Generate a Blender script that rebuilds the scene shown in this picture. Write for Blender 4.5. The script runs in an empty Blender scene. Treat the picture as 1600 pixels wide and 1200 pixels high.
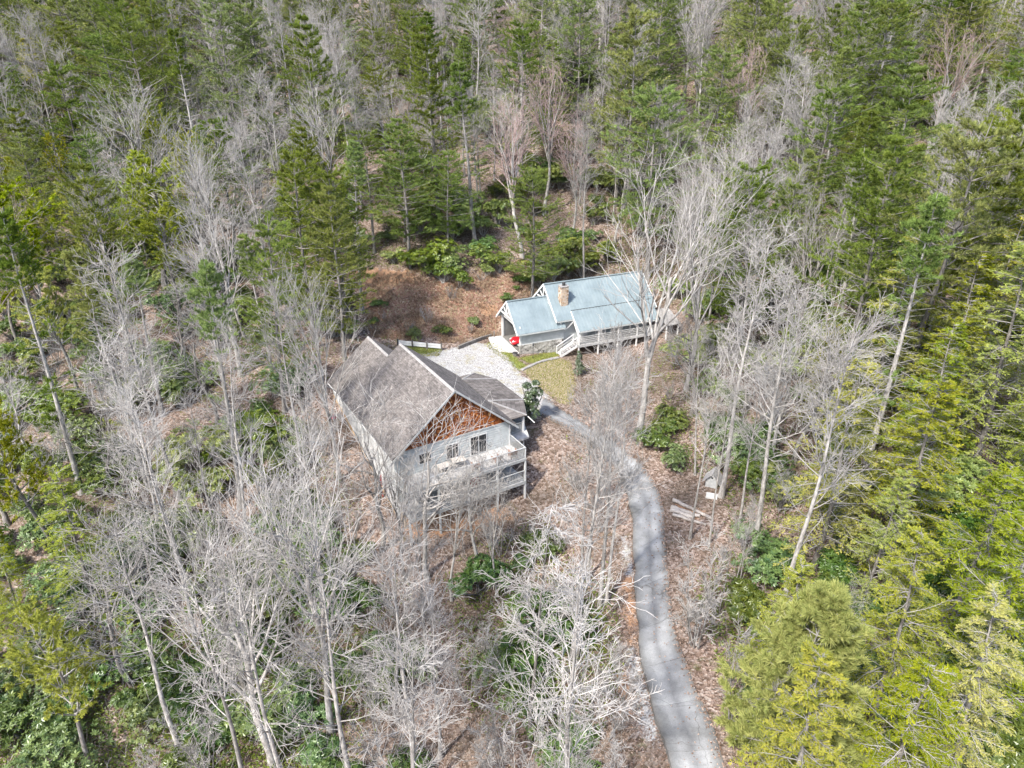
import bpy, bmesh, math, random
import numpy as np
from mathutils import Vector, Matrix
random.seed(7); rng = np.random.default_rng(11)
SC = bpy.context.scene; COL = SC.collection
R = math.radians
# ------------------------------------------------------------------ camera, sky, sun, exposure
PITCH = R(26.5); FPX = 1109.0; CAMH = 40.0            # focal length in pixels of a 1600 px wide picture
cam_d = bpy.data.cameras.new("camera"); cam = bpy.data.objects.new("camera", cam_d); COL.objects.link(cam)
cam.location = (0, 0, CAMH); cam.rotation_euler = (R(90) - PITCH, 0, 0)
cam_d.sensor_width = 36; cam_d.lens = 36 * FPX / 1600; cam_d.clip_end = 3000; SC.camera = cam
SUN_EL, SUN_AZ = R(50), R(219)                        # azimuth clockwise from +Y (the viewing direction)
w = bpy.data.worlds.new("World"); SC.world = w; w.use_nodes = True
nt = w.node_tree; bg = nt.nodes["Background"]; sky = nt.nodes.new("ShaderNodeTexSky"); sky.sky_type = 'NISHITA'
sky.sun_disc = False; sky.sun_elevation = SUN_EL; sky.sun_rotation = SUN_AZ; sky.air_density = 1.0; sky.dust_density = 2.0
nt.links.new(sky.outputs[0], bg.inputs[0]); bg.inputs[1].default_value = 0.15
sl = bpy.data.lights.new("sun", 'SUN'); sl.energy = 3.0; sl.angle = R(4); sl.color = (1.0, 0.95, 0.87)
so = bpy.data.objects.new("sun", sl); COL.objects.link(so)
sd = Vector((math.sin(SUN_AZ) * math.cos(SUN_EL), math.cos(SUN_AZ) * math.cos(SUN_EL), math.sin(SUN_EL)))
so.rotation_euler = sd.to_track_quat('Z', 'Y').to_euler(); so.location = (0, 0, 120)
SC.view_settings.view_transform = 'Standard'; SC.view_settings.look = 'None'; SC.view_settings.gamma = 1
SC.view_settings.exposure = 1.2; SC.view_settings.use_curve_mapping = False
SC.render.engine = 'CYCLES'
cy = SC.cycles; cy.max_bounces = 3; cy.diffuse_bounces = 2; cy.glossy_bounces = 2; cy.transmission_bounces = 3; cy.caustics_reflective = False; cy.caustics_refractive = False
cy.use_denoising = True; cy.denoiser = 'OPENIMAGEDENOISE'; cy.denoising_input_passes = 'RGB_ALBEDO_NORMAL'; cy.use_adaptive_sampling = True; cy.adaptive_threshold = .03; cy.debug_use_spatial_splits = True

# ------------------------------------------------------------------ helpers
CP, SP = math.cos(PITCH), math.sin(PITCH)
def project(x, y, z):
    z = z - CAMH; d = y * CP - z * SP
    return 800 + FPX * x / d, 600 - FPX * (y * SP + z * CP) / d, d
def ray(px, py):
    X = (px - 800) / FPX; v = (py - 600) / FPX
    return X, CP - v * SP, -(SP + v * CP)
def at_z(px, py, z):
    X, Y, Z = ray(px, py); t = (z - CAMH) / Z; return X * t, Y * t

def tag(o, label=None, category=None, group=None, kind=None):
    if label: o["label"] = label
    if category: o["category"] = category
    if group: o["group"] = group
    if kind: o["kind"] = kind
    return o
def empty(name, loc=(0, 0, 0), rz=0.0, parent=None):
    o = bpy.data.objects.new(name, None); COL.objects.link(o); o.location = loc; o.rotation_euler = (0, 0, rz); o.parent = parent
    o.empty_display_size = .2
    return o
def link(name, me, parent=None):
    o = bpy.data.objects.new(name, me); COL.objects.link(o); o.parent = parent; return o
def mesh_np(name, V, quads=None, tris=None, mat=None, smooth=False, tone=None):
    V = np.asarray(V, np.float32).reshape(-1, 3)
    me = bpy.data.meshes.new(name); me.vertices.add(len(V)); me.vertices.foreach_set("co", V.ravel())
    lv, ls, n = [], [], 0
    if quads is not None and len(quads):
        q = np.asarray(quads, np.int32).reshape(-1, 4); lv.append(q.ravel()); ls.append(np.arange(len(q)) * 4); n = q.size
    if tris is not None and len(tris):
        t = np.asarray(tris, np.int32).reshape(-1, 3); lv.append(t.ravel()); ls.append(n + np.arange(len(t)) * 3)
    lv = np.concatenate(lv); ls = np.concatenate(ls).astype(np.int32)
    me.loops.add(len(lv)); me.loops.foreach_set("vertex_index", lv.astype(np.int32))
    me.polygons.add(len(ls)); me.polygons.foreach_set("loop_start", ls)
    me.polygons.foreach_set("use_smooth", np.full(len(ls), smooth, bool))
    if tone is not None:
        a = me.attributes.new("tone", 'FLOAT', 'POINT'); a.data.foreach_set("value", np.asarray(tone, np.float32))
    me.update(calc_edges=True)
    if mat: me.materials.append(mat)
    return me
def pydata(name, verts, faces, mat, parent=None, smooth=False):
    me = bpy.data.meshes.new(name); me.from_pydata([tuple(v) for v in verts], [], faces); me.materials.append(mat); me.update()
    if smooth: me.polygons.foreach_set("use_smooth", [True] * len(me.polygons))
    return link(name, me, parent)
BOXF = [(0, 3, 2, 1), (4, 5, 6, 7), (0, 1, 5, 4), (1, 2, 6, 5), (2, 3, 7, 6), (3, 0, 4, 7)]
def box(name, x0, x1, y0, y1, z0, z1, mat, parent=None):
    return pydata(name, [(x0, y0, z0), (x1, y0, z0), (x1, y1, z0), (x0, y1, z0), (x0, y0, z1), (x1, y0, z1), (x1, y1, z1), (x0, y1, z1)], BOXF, mat, parent)
def beam(name, a, b, w, h, mat, parent=None, up=(0, 0, 1)):
    a, b = Vector(a), Vector(b); d = (b - a).normalized(); u = Vector(up)
    if abs(d.dot(u)) > .98: u = Vector((0, 1, 0))
    s = d.cross(u).normalized() * w / 2; t = s.cross(d).normalized() * h / 2
    return pydata(name, [a - s - t, a + s - t, a + s + t, a - s + t, b - s - t, b + s - t, b + s + t, b - s + t], [(0, 3, 2, 1), (4, 5, 6, 7), (0, 1, 5, 4), (1, 2, 6, 5), (2, 3, 7, 6), (3, 0, 4, 7)], mat, parent)
def slab(name, pts, thick, mat, parent=None):          # polygon given by its top outline, extruded downwards along its normal
    p = [Vector(q) for q in pts]; n = (p[1] - p[0]).cross(p[2] - p[0]).normalized()
    if n.z < -1e-6: p.reverse(); n = -n
    k = len(p); v = p + [q - n * thick for q in p]
    f = [tuple(range(k)), tuple(range(2 * k - 1, k - 1, -1))] + [(i, i + k, (i + 1) % k + k, (i + 1) % k) for i in range(k)]
    return pydata(name, v, f, mat, parent)
def lapped(name, a, b, up, n, step, proud, mat, parent=None, thick=.04, b2=None):
    """courses of boards or shingles from the line a-b upwards along 'up'; every course stands proud at its lower edge"""
    a, b, up = Vector(a), Vector(b), Vector(up).normalized(); d = (b - a); nrm = d.cross(up).normalized()
    rows = []
    for i in range(n):
        rows.append((a + up * step * i + nrm * proud, b + up * step * i + nrm * proud))
        rows.append((a + up * step * (i + 1) - up * .002, b + up * step * (i + 1) - up * .002))
    v = [p for r in rows for p in r]; k = len(rows)
    f = [(2 * i, 2 * i + 1, 2 * i + 3, 2 * i + 2) for i in range(k - 1)]
    o = len(v); bk = [a - nrm * thick, b - nrm * thick, b + up * step * n - nrm * thick, a + up * step * n - nrm * thick]; v += bk
    f += [(o + 1, o, o + 3, o + 2), (0, o, o + 1, 1), (2 * k - 2, 2 * k - 1, o + 2, o + 3)]
    f += [tuple([o, *[2 * i for i in range(k)], o + 3]), tuple([o + 1, *[2 * i + 1 for i in range(k)], o + 2][::-1])]
    ob = pydata(name, v, f, mat, parent)
    return ob
def cyl(name, a, b, r0, r1, mat, parent=None, n=10):
    a, b = Vector(a), Vector(b); d = (b - a).normalized(); s = d.orthogonal().normalized(); t = d.cross(s)
    v = []
    for c, r in ((a, r0), (b, r1)):
        v += [c + (s * math.cos(2 * math.pi * i / n) + t * math.sin(2 * math.pi * i / n)) * r for i in range(n)]
    f = [(i, (i + 1) % n, (i + 1) % n + n, i + n) for i in range(n)] + [tuple(range(n))[::-1], tuple(range(n, 2 * n))]
    o = pydata(name, v, f, mat, parent); 
    return o

# ------------------------------------------------------------------ materials
def newmat(name):
    m = bpy.data.materials.new(name); m.use_nodes = True; return m, m.node_tree, m.node_tree.nodes["Principled BSDF"]
def ramp(nt, stops, fac):
    r = nt.nodes.new("ShaderNodeValToRGB"); e = r.color_ramp.elements
    while len(e) < len(stops): e.new(.5)
    for i, (p, c) in enumerate(stops): e[i].position = p; e[i].color = (*c, 1)
    nt.links.new(fac, r.inputs[0]); return r.outputs[0]
def noise(nt, scale, detail=4, vec=None, rough=.6):
    n = nt.nodes.new("ShaderNodeTexNoise"); n.inputs["Scale"].default_value = scale; n.inputs["Detail"].default_value = detail; n.inputs["Roughness"].default_value = rough
    if vec is not None: nt.links.new(vec, n.inputs["Vector"])
    return n.outputs[0]
def coord(nt, kind="Object"):
    return nt.nodes.new("ShaderNodeTexCoord").outputs[kind]
def mixc(nt, fac, a, b, blend='MIX'):
    m = nt.nodes.new("ShaderNodeMix"); m.data_type = 'RGBA'; m.blend_type = blend
    for s, v in ((m.inputs[0], fac), (m.inputs[6], a), (m.inputs[7], b)):
        if hasattr(v, "is_linked") or hasattr(v, "links"): nt.links.new(v, s)
        elif isinstance(v, (int, float)): s.default_value = v
        else: s.default_value = (*v, 1)
    return m.outputs[2]
def math_n(nt, op, a, b=0.0, clamp=False):
    m = nt.nodes.new("ShaderNodeMath"); m.operation = op; m.use_clamp = clamp
    for s, v in ((m.inputs[0], a), (m.inputs[1], b)):
        if hasattr(v, "links"): nt.links.new(v, s)
        else: s.default_value = v
    return m.outputs[0]
def attr(nt, name):
    a = nt.nodes.new("ShaderNodeAttribute"); a.attribute_name = name; return a.outputs["Fac"]
def bump(nt, bsdf, h, strength, dist=.02):
    b = nt.nodes.new("ShaderNodeBump"); b.inputs["Strength"].default_value = strength; b.inputs["Distance"].default_value = dist
    nt.links.new(h, b.inputs["Height"]); nt.links.new(b.outputs[0], bsdf.inputs["Normal"])
def surf(name, stops, scale=3.0, rough=.75, detail=5, bumps=0.0, rnd=0.0, stretch=None, spec=.3):
    """mottled colour from noise; rnd varies brightness from object to object"""
    m, nt, b = newmat(name); v = coord(nt)
    if stretch:
        mp = nt.nodes.new("ShaderNodeMapping"); mp.inputs["Scale"].default_value = stretch; nt.links.new(v, mp.inputs[0]); v = mp.outputs[0]
    n = noise(nt, scale, detail, v); c = ramp(nt, stops, n)
    if rnd:
        oi = nt.nodes.new("ShaderNodeObjectInfo"); hs = nt.nodes.new("ShaderNodeHueSaturation"); nt.links.new(c, hs.inputs["Color"])
        nt.links.new(math_n(nt, 'ADD', math_n(nt, 'MULTIPLY', oi.outputs["Random"], 2 * rnd), 1 - rnd), hs.inputs["Value"]); c = hs.outputs[0]
    nt.links.new(c, b.inputs["Base Color"]); b.inputs["Roughness"].default_value = rough; b.inputs["Specular IOR Level"].default_value = spec
    if bumps: bump(nt, b, n, bumps)
    return m
def leafmat(name, dark, light, trans=.3, gloss=0.0, hue=.03, val=.25, sat=.15):
    """two-tone leaf colour by the leaf's own tone, hue and value shifting from plant to plant, some light passing through"""
    m = bpy.data.materials.new(name); m.use_nodes = True; nt = m.node_tree; nt.nodes.clear()
    out = nt.nodes.new("ShaderNodeOutputMaterial")
    c = mixc(nt, attr(nt, "tone"), dark, light)
    oi = nt.nodes.new("ShaderNodeObjectInfo"); hs = nt.nodes.new("ShaderNodeHueSaturation"); nt.links.new(c, hs.inputs["Color"])
    wn = nt.nodes.new("ShaderNodeTexWhiteNoise"); wn.noise_dimensions = '1D'; nt.links.new(oi.outputs["Random"], wn.inputs["W"])
    nt.links.new(math_n(nt, 'ADD', math_n(nt, 'MULTIPLY', oi.outputs["Random"], 2 * hue), .5 - hue), hs.inputs["Hue"])
    nt.links.new(math_n(nt, 'ADD', math_n(nt, 'MULTIPLY', wn.outputs[0], 2 * val), 1 - val), hs.inputs["Value"])
    nt.links.new(math_n(nt, 'ADD', math_n(nt, 'MULTIPLY', wn.outputs[0], -2 * sat), 1 + sat), hs.inputs["Saturation"])
    d = nt.nodes.new("ShaderNodeBsdfDiffuse"); t = nt.nodes.new("ShaderNodeBsdfTranslucent")
    nt.links.new(hs.outputs[0], d.inputs[0]); nt.links.new(hs.outputs[0], t.inputs[0])
    mx = nt.nodes.new("ShaderNodeMixShader"); mx.inputs[0].default_value = trans
    nt.links.new(d.outputs[0], mx.inputs[1]); nt.links.new(t.outputs[0], mx.inputs[2]); last = mx
    if gloss:
        g = nt.nodes.new("ShaderNodeBsdfGlossy"); g.inputs["Roughness"].default_value = .35; g.inputs[0].default_value = (.9, .95, .9, 1)
        m2 = nt.nodes.new("ShaderNodeMixShader"); m2.inputs[0].default_value = gloss
        nt.links.new(mx.outputs[0], m2.inputs[1]); nt.links.new(g.outputs[0], m2.inputs[2]); last = m2
    nt.links.new(last.outputs[0], out.inputs[0]); return m
def barkmat(name, stops, scale, rnd=.28):
    return surf(name, stops, scale, .9, 5, .0, rnd, (1, 1, .35), .15)

M = {}
M['bark_pale'] = barkmat("bark_pale", [(.3, (.15, .138, .125)), (.5, (.33, .31, .29)), (.72, (.53, .51, .485))], 5)
M['twig_pale'] = surf("twig_pale", [(.35, (.30, .28, .262)), (.65, (.47, .447, .425))], 1.2, .9, 2, 0, .24, None, .1)
M['twig_red'] = surf("twig_red", [(.35, (.34, .24, .22)), (.65, (.45, .35, .33))], 1.0, .9, 2, 0, .12, None, .1)
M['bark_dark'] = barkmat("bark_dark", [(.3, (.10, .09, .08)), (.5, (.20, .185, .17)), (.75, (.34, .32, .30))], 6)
M['twig_grey'] = surf("twig_grey", [(.35, (.26, .245, .23)), (.65, (.43, .41, .395))], 1.2, .9, 2, 0, .24, None, .1)
M['white_pine'] = leafmat("white_pine_needles", (.115, .165, .045), (.330, .385, .100), .32, 0, .025, .22)
M['pitch_pine'] = leafmat("pitch_pine_needles", (.16, .22, .028), (.48, .50, .07), .25, 0, .02, .2)
M['hemlock'] = leafmat("hemlock_needles", (.135, .185, .036), (.405, .425, .075), .30, 0, .03, .22)
M['young_pine'] = leafmat("young_pine_needles", (.20, .26, .05), (.46, .47, .14), .32, 0, .005, .05)
M['laurel'] = leafmat("laurel_leaves", (.080, .132, .028), (.285, .330, .062), .28, .04, .02, .25)
M['rhodo'] = leafmat("rhododendron_leaves", (.050, .095, .024), (.185, .245, .055), .24, .05, .03, .3)
M['holly'] = leafmat("glossy_dark_leaves", (.025, .05, .018), (.085, .13, .04), .15, .10, .01, .1)
# ------------------------------------------------------------------ terrain
CTRL = np.array([  # x, y, z in metres: driveway, pads, bank, hillside
 (11,26,2.0),(11.5,33,1.6),(10.5,42,1.3),(11.5,52,1.4),(9.5,60,2.0),(5,66,2.8),(1,72,3.2),(-4,79,3.4),(-10,82,3.6),(3,82,2.7),(0,85.5,2.85),(-2.5,87,3.0),(-3,91,3.2),(3,89,2.8),(9,80,2.3),(14,82,1.9),(20,85,2.4),
 (-9.5,51.5,.2),(-12,55,1.4),(-17,64,4.2),(-20,70,5.0),(-3,51,-.9),(2,54,-.6),(4.5,59,1.6),(3.5,64,2.9),(-12,46,-1.2),(-4,45,-2.0),(3,44,-1.6),(-1,38,-2.6),(4,36,-1.3),
 (-20,48,-1.6),(-26,56,-.3),(-24,40,-4),(-12,33,-4),(0,28,-2.5),(-20,24,-6.5),(-36,40,-4.5),(-40,60,-.5),(-34,74,3.2),(-50,90,6.5),(-26,86,5.2),(-18,85,4.6),
 (-14,92,6.6),(-6,94,7.8),(2,94,5.5),(10,96,4.5),(18,98,5.2),(26,96,6),(-8,101,11),(5,104,9.5),(18,108,10),
 (16,54,1.9),(16,60,2.3),(18,68,3.3),(22,76,4),(24,48,1.5),(34,52,3),(20,38,1.4),(30,36,.5),(40,70,5.5),(45,45,2.5),(32,84,6),(42,103,12.3),(20,26,1),(34,22,0),(60,60,6),(60,85,9.5),
 (0,130,18.5),(-40,128,16.5),(45,130,19.5),(-75,120,12.5),(80,115,16),(0,180,33),(-70,180,31),(75,180,34),(-130,170,27),(135,165,31),(0,250,52),(-110,250,50),(115,250,54),(0,340,78),(-180,330,72),(180,330,78),
 (-60,60,-1),(-80,85,5),(-70,35,-5),(-30,5,-9),(0,0,-4),(30,0,-1),(80,30,4),(110,80,12),(-120,100,9),(-120,20,-4),(120,0,4),
 (-280,200,30),(-280,400,84),(280,200,36),(280,400,92),(0,440,96),(-280,0,0),(280,0,14),(0,-90,-8),(-280,-90,-6),(280,-90,4)], float)
def _tps(d2): return .5 * d2 * np.log(d2 + 1e-9)
def _fit():
    n = len(CTRL); P = CTRL[:, :2] / 100; d2 = ((P[:, None] - P[None]) ** 2).sum(-1)
    A = np.zeros((n + 3, n + 3)); A[:n, :n] = _tps(d2) + np.eye(n) * 1e-4; A[:n, n] = 1; A[:n, n + 1:] = P; A[n, :n] = 1; A[n + 1:, :n] = P.T
    return P, np.linalg.solve(A, np.r_[CTRL[:, 2], 0, 0, 0])
_P, _W = _fit()
_ph = rng.uniform(0, 6.28, (14, 2)); _fr = np.r_[rng.uniform(.05, .12, 5), rng.uniform(.2, .5, 9)]; _an = rng.uniform(0, 6.28, 14)
def height(x, y, rough=True):
    x = np.asarray(x, float); y = np.asarray(y, float); s = x.shape; q = np.stack([x.ravel(), y.ravel()], -1)
    out = np.empty(len(q))
    for i in range(0, len(q), 20000):
        c = q[i:i + 20000] / 100; d2 = ((c[:, None] - _P[None]) ** 2).sum(-1)
        out[i:i + 20000] = _tps(d2) @ _W[:-3] + _W[-3] + c @ _W[-2:]
    if rough:
        h = 0
        for k in range(14):
            a = .55 if k < 5 else .10
            h = h + a * np.sin(_fr[k] * (q[:, 0] * math.cos(_an[k]) + q[:, 1] * math.sin(_an[k])) + _ph[k, 0])
        near = np.exp(-(((q[:, 0] - 3) / 22) ** 2 + ((q[:, 1] - 66) / 30) ** 2) ** 2)
        out = out + h * (1 - .93 * near)
    return out.reshape(s)
def hz(x, y): return float(height(np.array([x]), np.array([y]))[0])
def ground_at(px, py):                                  # where the line of sight through a picture point meets the ground
    X, Y, Z = ray(px, py); t = np.arange(20, 330, .25)
    g = height(X * t, Y * t) - (CAMH + Z * t); i = int(np.argmax(g > 0)); i = max(i, 1)
    a, b = g[i - 1], g[i]; tt = t[i - 1] + .25 * (-a) / (b - a + 1e-9)
    return X * tt, Y * tt
def poly_world(pts): return np.array([ground_at(*p) for p in pts])
def sdist(poly, x, y):                                  # signed distance to a polygon, positive inside
    d = np.full(x.shape, 1e9); ins = np.zeros(x.shape, bool); n = len(poly)
    for i in range(n):
        ax, ay = poly[i]; bx, by = poly[(i + 1) % n]; ex, ey = bx - ax, by - ay
        t = np.clip(((x - ax) * ex + (y - ay) * ey) / (ex * ex + ey * ey + 1e-12), 0, 1)
        d = np.minimum(d, np.hypot(x - ax - t * ex, y - ay - t * ey))
        c = ((ay > y) != (by > y)) & (x < (bx - ax) * (y - ay) / (by - ay + 1e-12) + ax); ins ^= c
    return np.where(ins, d, -d)
def axis(lo, hi, parts):                                # coordinates with a finer step in the middle
    out = [lo]
    while out[-1] < hi:
        x = out[-1]; st = next(s for a, b, s in parts if a <= x < b); out.append(x + st)
    return np.array(out)
gx = axis(-300, 300, [(-300, -120, 9), (-120, -42, 3), (-42, 42, .55), (42, 120, 3), (120, 400, 9)])
gy = axis(-100, 450, [(-100, 20, 6), (20, 106, .55), (106, 150, 1.6), (150, 300, 4), (300, 500, 9)])
GX, GY = np.meshgrid(gx, gy); GZ = height(GX, GY)
# outlines of what covers the ground, taken where they lie on the terrain
GRAVEL = [poly_world([(645, 556), (700, 545), (745, 535), (778, 540), (797, 562), (815, 585), (836, 602), (860, 625), (838, 650), (800, 652), (740, 618), (690, 590)]),
          poly_world([(980, 1010), (996, 1020), (1008, 1070), (1032, 1155), (1010, 1165), (988, 1085)]), poly_world([(972, 840), (984, 845), (988, 900), (978, 895)])]
GREEN = [poly_world([(630, 541), (692, 544), (684, 556), (648, 557)]), poly_world([(758, 538), (775, 533), (822, 572), (812, 580), (785, 560)]), poly_world([(812, 560), (872, 548), (872, 556), (830, 568)])]
LAWN = [poly_world([(812, 574), (872, 560), (892, 565), (898, 600), (890, 632), (872, 628), (845, 604), (828, 590)])]
DIRT = [poly_world([(545, 425), (560, 418), (640, 424), (655, 440), (590, 447), (560, 440)]), poly_world([(748, 473), (775, 476), (776, 492), (755, 492)]),
        poly_world([(972, 900), (990, 900), (996, 1010), (985, 1005)]), poly_world([(962, 1060), (985, 1050), (992, 1120), (975, 1120)]), poly_world([(640, 800), (700, 790), (780, 780), (800, 810), (700, 840), (630, 835)]), poly_world([(1060, 790), (1100, 800), (1090, 812), (1058, 803)])]
BANK = [poly_world([(560, 425), (640, 430), (700, 440), (790, 430), (830, 410), (850, 440), (790, 480), (775, 520), (720, 530), (600, 530), (570, 480)])]
def cover(polys, soft):
    d = np.full(GX.shape, -1e9)
    for p in polys: d = np.maximum(d, sdist(p, GX, GY))
    return np.clip(d / soft + .5, 0, 1)
masks = {"gravel": cover(GRAVEL, 2.4), "green": cover(GREEN, 1.6), "lawn": cover(LAWN, 3.5), "dirt": cover(DIRT, 2.2), "bank": cover(BANK, 3.5)}
ny, nx = GX.shape; idx = np.arange(nx * ny).reshape(ny, nx)
quads = np.stack([idx[:-1, :-1], idx[:-1, 1:], idx[1:, 1:], idx[1:, :-1]], -1).reshape(-1, 4)
def groundmat():
    m, nt, b = newmat("leaf_litter_ground"); v = coord(nt)
    vo = nt.nodes.new("ShaderNodeTexVoronoi"); vo.inputs["Scale"].default_value = 5.5; nt.links.new(v, vo.inputs["Vector"])
    sep = nt.nodes.new("ShaderNodeSeparateColor"); nt.links.new(vo.outputs["Color"], sep.inputs[0])
    leaf = ramp(nt, [(0, (.10, .068, .052)), (.35, (.205, .145, .115)), (.7, (.325, .245, .205)), (1, (.46, .385, .34))], sep.outputs[0])
    big = noise(nt, .22, 5, v); leaf = mixc(nt, ramp(nt, [(.38, (0, 0, 0)), (.62, (1, 1, 1))], big), mixc(nt, .55, leaf, (.085, .07, .05)), leaf)
    moss = noise(nt, .45, 6, v, .7); leaf = mixc(nt, ramp(nt, [(.60, (0, 0, 0)), (.70, (.65, .65, .65))], moss), leaf, (.10, .105, .04))
    n1 = noise(nt, 1.1, 6, v, .7); n2 = noise(nt, 7, 5, v, .7)
    def mask(name, amp=1.1):                            # the outline broken up by noise
        s = math_n(nt, 'ADD', attr(nt, name), math_n(nt, 'MULTIPLY', math_n(nt, 'SUBTRACT', math_n(nt, 'ADD', math_n(nt, 'MULTIPLY', n1, .6), math_n(nt, 'MULTIPLY', n2, .4)), .5), amp * 2))
        return ramp(nt, [(.42, (0, 0, 0)), (.60, (1, 1, 1))], s)
    bk = ramp(nt, [(0, (.12, .06, .04)), (.3, (.235, .13, .092)), (.6, (.33, .205, .155)), (.85, (.24, .215, .115)), (1, (.44, .335, .275))], sep.outputs[0])
    bk = mixc(nt, ramp(nt, [(.40, (.6, .6, .6)), (.58, (0, 0, 0))], n1), bk, (.19, .12, .088))
    c = mixc(nt, mask("bank", .5), leaf, bk)
    c = mixc(nt, mask("dirt"), c, ramp(nt, [(.3, (.32, .165, .09)), (.7, (.44, .29, .19))], n2))
    c = mixc(nt, mask("lawn", 1.0), c, ramp(nt, [(.3, (.21, .19, .10)), (.5, (.34, .29, .18)), (.7, (.42, .33, .25))], n2))
    c = mixc(nt, mask("green", .6), c, ramp(nt, [(.3, (.14, .19, .04)), (.7, (.30, .33, .10))], n2))
    v2 = nt.nodes.new("ShaderNodeTexVoronoi"); v2.inputs["Scale"].default_value = 11; nt.links.new(v, v2.inputs["Vector"])
    s2 = nt.nodes.new("ShaderNodeSeparateColor"); nt.links.new(v2.outputs["Color"], s2.inputs[0])
    gr = ramp(nt, [(0, (.22, .21, .20)), (.4, (.40, .39, .385)), (1, (.56, .555, .55))], s2.outputs[0])
    gp_ = noise(nt, .75, 6, v, .75); gr = mixc(nt, ramp(nt, [(.52, (0, 0, 0)), (.66, (.8, .8, .8))], gp_), gr, ramp(nt, [(.35, (.30, .24, .16)), (.65, (.36, .36, .20))], n2))
    c = mixc(nt, mask("gravel", .8), c, gr)
    nt.links.new(c, b.inputs["Base Color"]); b.inputs["Roughness"].default_value = .95; b.inputs["Specular IOR Level"].default_value = .1
    bump(nt, b, math_n(nt, 'ADD', vo.outputs["Distance"], math_n(nt, 'MULTIPLY', n2, .6)), .7, .12)
    return m
me = mesh_np("ground", np.stack([GX, GY, GZ], -1), quads, None, groundmat(), True)
for k, a in masks.items():
    at = me.attributes.new(k, 'FLOAT', 'POINT'); at.data.foreach_set("value", a.ravel().astype(np.float32))
tag(link("ground", me), kind="structure")

# ------------------------------------------------------------------ concrete driveway, cast slab by slab
LE = [(1062, 1260), (1045, 1200), (1020, 1112), (1003, 1052), (996, 990), (992, 930), (990, 860), (986, 800), (978, 766), (966, 738), (948, 712), (920, 690), (880, 666), (842, 648)]
RE = [(1155, 1260), (1133, 1200), (1110, 1132), (1082, 1062), (1060, 1008), (1049, 960), (1043, 890), (1038, 820), (1033, 776), (1018, 745), (997, 720), (950, 685), (892, 650), (852, 622)]
def smooth_line(pts, n=90):
    p = np.array(pts, float); s = np.r_[0, np.cumsum(np.hypot(*np.diff(p, axis=0).T))]; t = np.linspace(0, s[-1], n)
    q = np.stack([np.interp(t, s, p[:, 0]), np.interp(t, s, p[:, 1])], -1)
    for _ in range(8): q[1:-1] = .25 * q[:-2] + .5 * q[1:-1] + .25 * q[2:]
    return q
L_ = smooth_line(poly_world(LE)); R_ = smooth_line(poly_world(RE)); NS = len(L_)
wj = rng.normal(0, .10, (NS, 2)); wj[1:-1] = (wj[:-2] + wj[1:-1] + wj[2:]) / 3; L_[:, 0] += wj[:, 0]; R_[:, 0] += wj[:, 1]
def concrete():
    m, nt, b = newmat("weathered_concrete"); v = coord(nt); n1 = noise(nt, .5, 6, v, .65); n2 = noise(nt, 14, 4, v); ac = attr(nt, 'across')
    trk = math_n(nt, 'ADD', ac, math_n(nt, 'MULTIPLY', math_n(nt, 'SUBTRACT', noise(nt, .35, 4, v), .5), .16))
    c = ramp(nt, [(.30, (.20, .203, .202)), (.45, (.30, .304, .306)), (.58, (.37, .376, .38)), (.75, (.48, .485, .485))], n1)
    c = mixc(nt, .35, c, ramp(nt, [(.3, (.22, .22, .21)), (.7, (.58, .58, .57))], n2), 'OVERLAY')
    st = noise(nt, 1.7, 6, v, .75); c = mixc(nt, ramp(nt, [(.60, (0, 0, 0)), (.72, (.55, .55, .55))], st), c, (.20, .18, .155))
    wear = ramp(nt, [(0, (.45, .42, .38)), (.10, (.60, .60, .59)), (.24, (.82, .82, .82)), (.34, (.80, .80, .80)), (.50, (.52, .52, .53)), (.66, (.80, .80, .80)), (.76, (.82, .82, .82)), (.90, (.60, .60, .59)), (1, (.42, .39, .35))], trk)
    c = mixc(nt, .85, c, wear, 'MULTIPLY'); c = mixc(nt, 1, c, (1.10, 1.10, 1.11), 'MULTIPLY')
    ve = nt.nodes.new("ShaderNodeTexVoronoi"); ve.feature = 'DISTANCE_TO_EDGE'; ve.inputs["Scale"].default_value = .16
    wv = nt.nodes.new("ShaderNodeVectorMath"); wv.operation = 'ADD'; nt.links.new(v, wv.inputs[0]); nn = nt.nodes.new("ShaderNodeTexNoise"); nn.inputs["Scale"].default_value = .9; nt.links.new(v, nn.inputs["Vector"]); nt.links.new(nn.outputs["Color"], wv.inputs[1]); nt.links.new(wv.outputs[0], ve.inputs["Vector"])
    c = mixc(nt, ramp(nt, [(.001, (.7, .7, .7)), (.0035, (0, 0, 0))], ve.outputs[0]), c, (.10, .095, .085))
    oi = nt.nodes.new("ShaderNodeObjectInfo"); hs = nt.nodes.new("ShaderNodeHueSaturation"); nt.links.new(c, hs.inputs["Color"])
    nt.links.new(math_n(nt, 'ADD', math_n(nt, 'MULTIPLY', oi.outputs["Random"], .28), .86), hs.inputs["Value"])
    nt.links.new(hs.outputs[0], b.inputs["Base Color"]); b.inputs["Roughness"].default_value = .9; b.inputs["Specular IOR Level"].default_value = .2
    bump(nt, b, n2, .3, .01); return m
M['concrete'] = concrete()
drive = tag(empty("driveway"), kind="structure")
cuts = [0, 6, 13, 20, 27, 35, 44, 53, 62, 71, 80, NS - 1]
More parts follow.
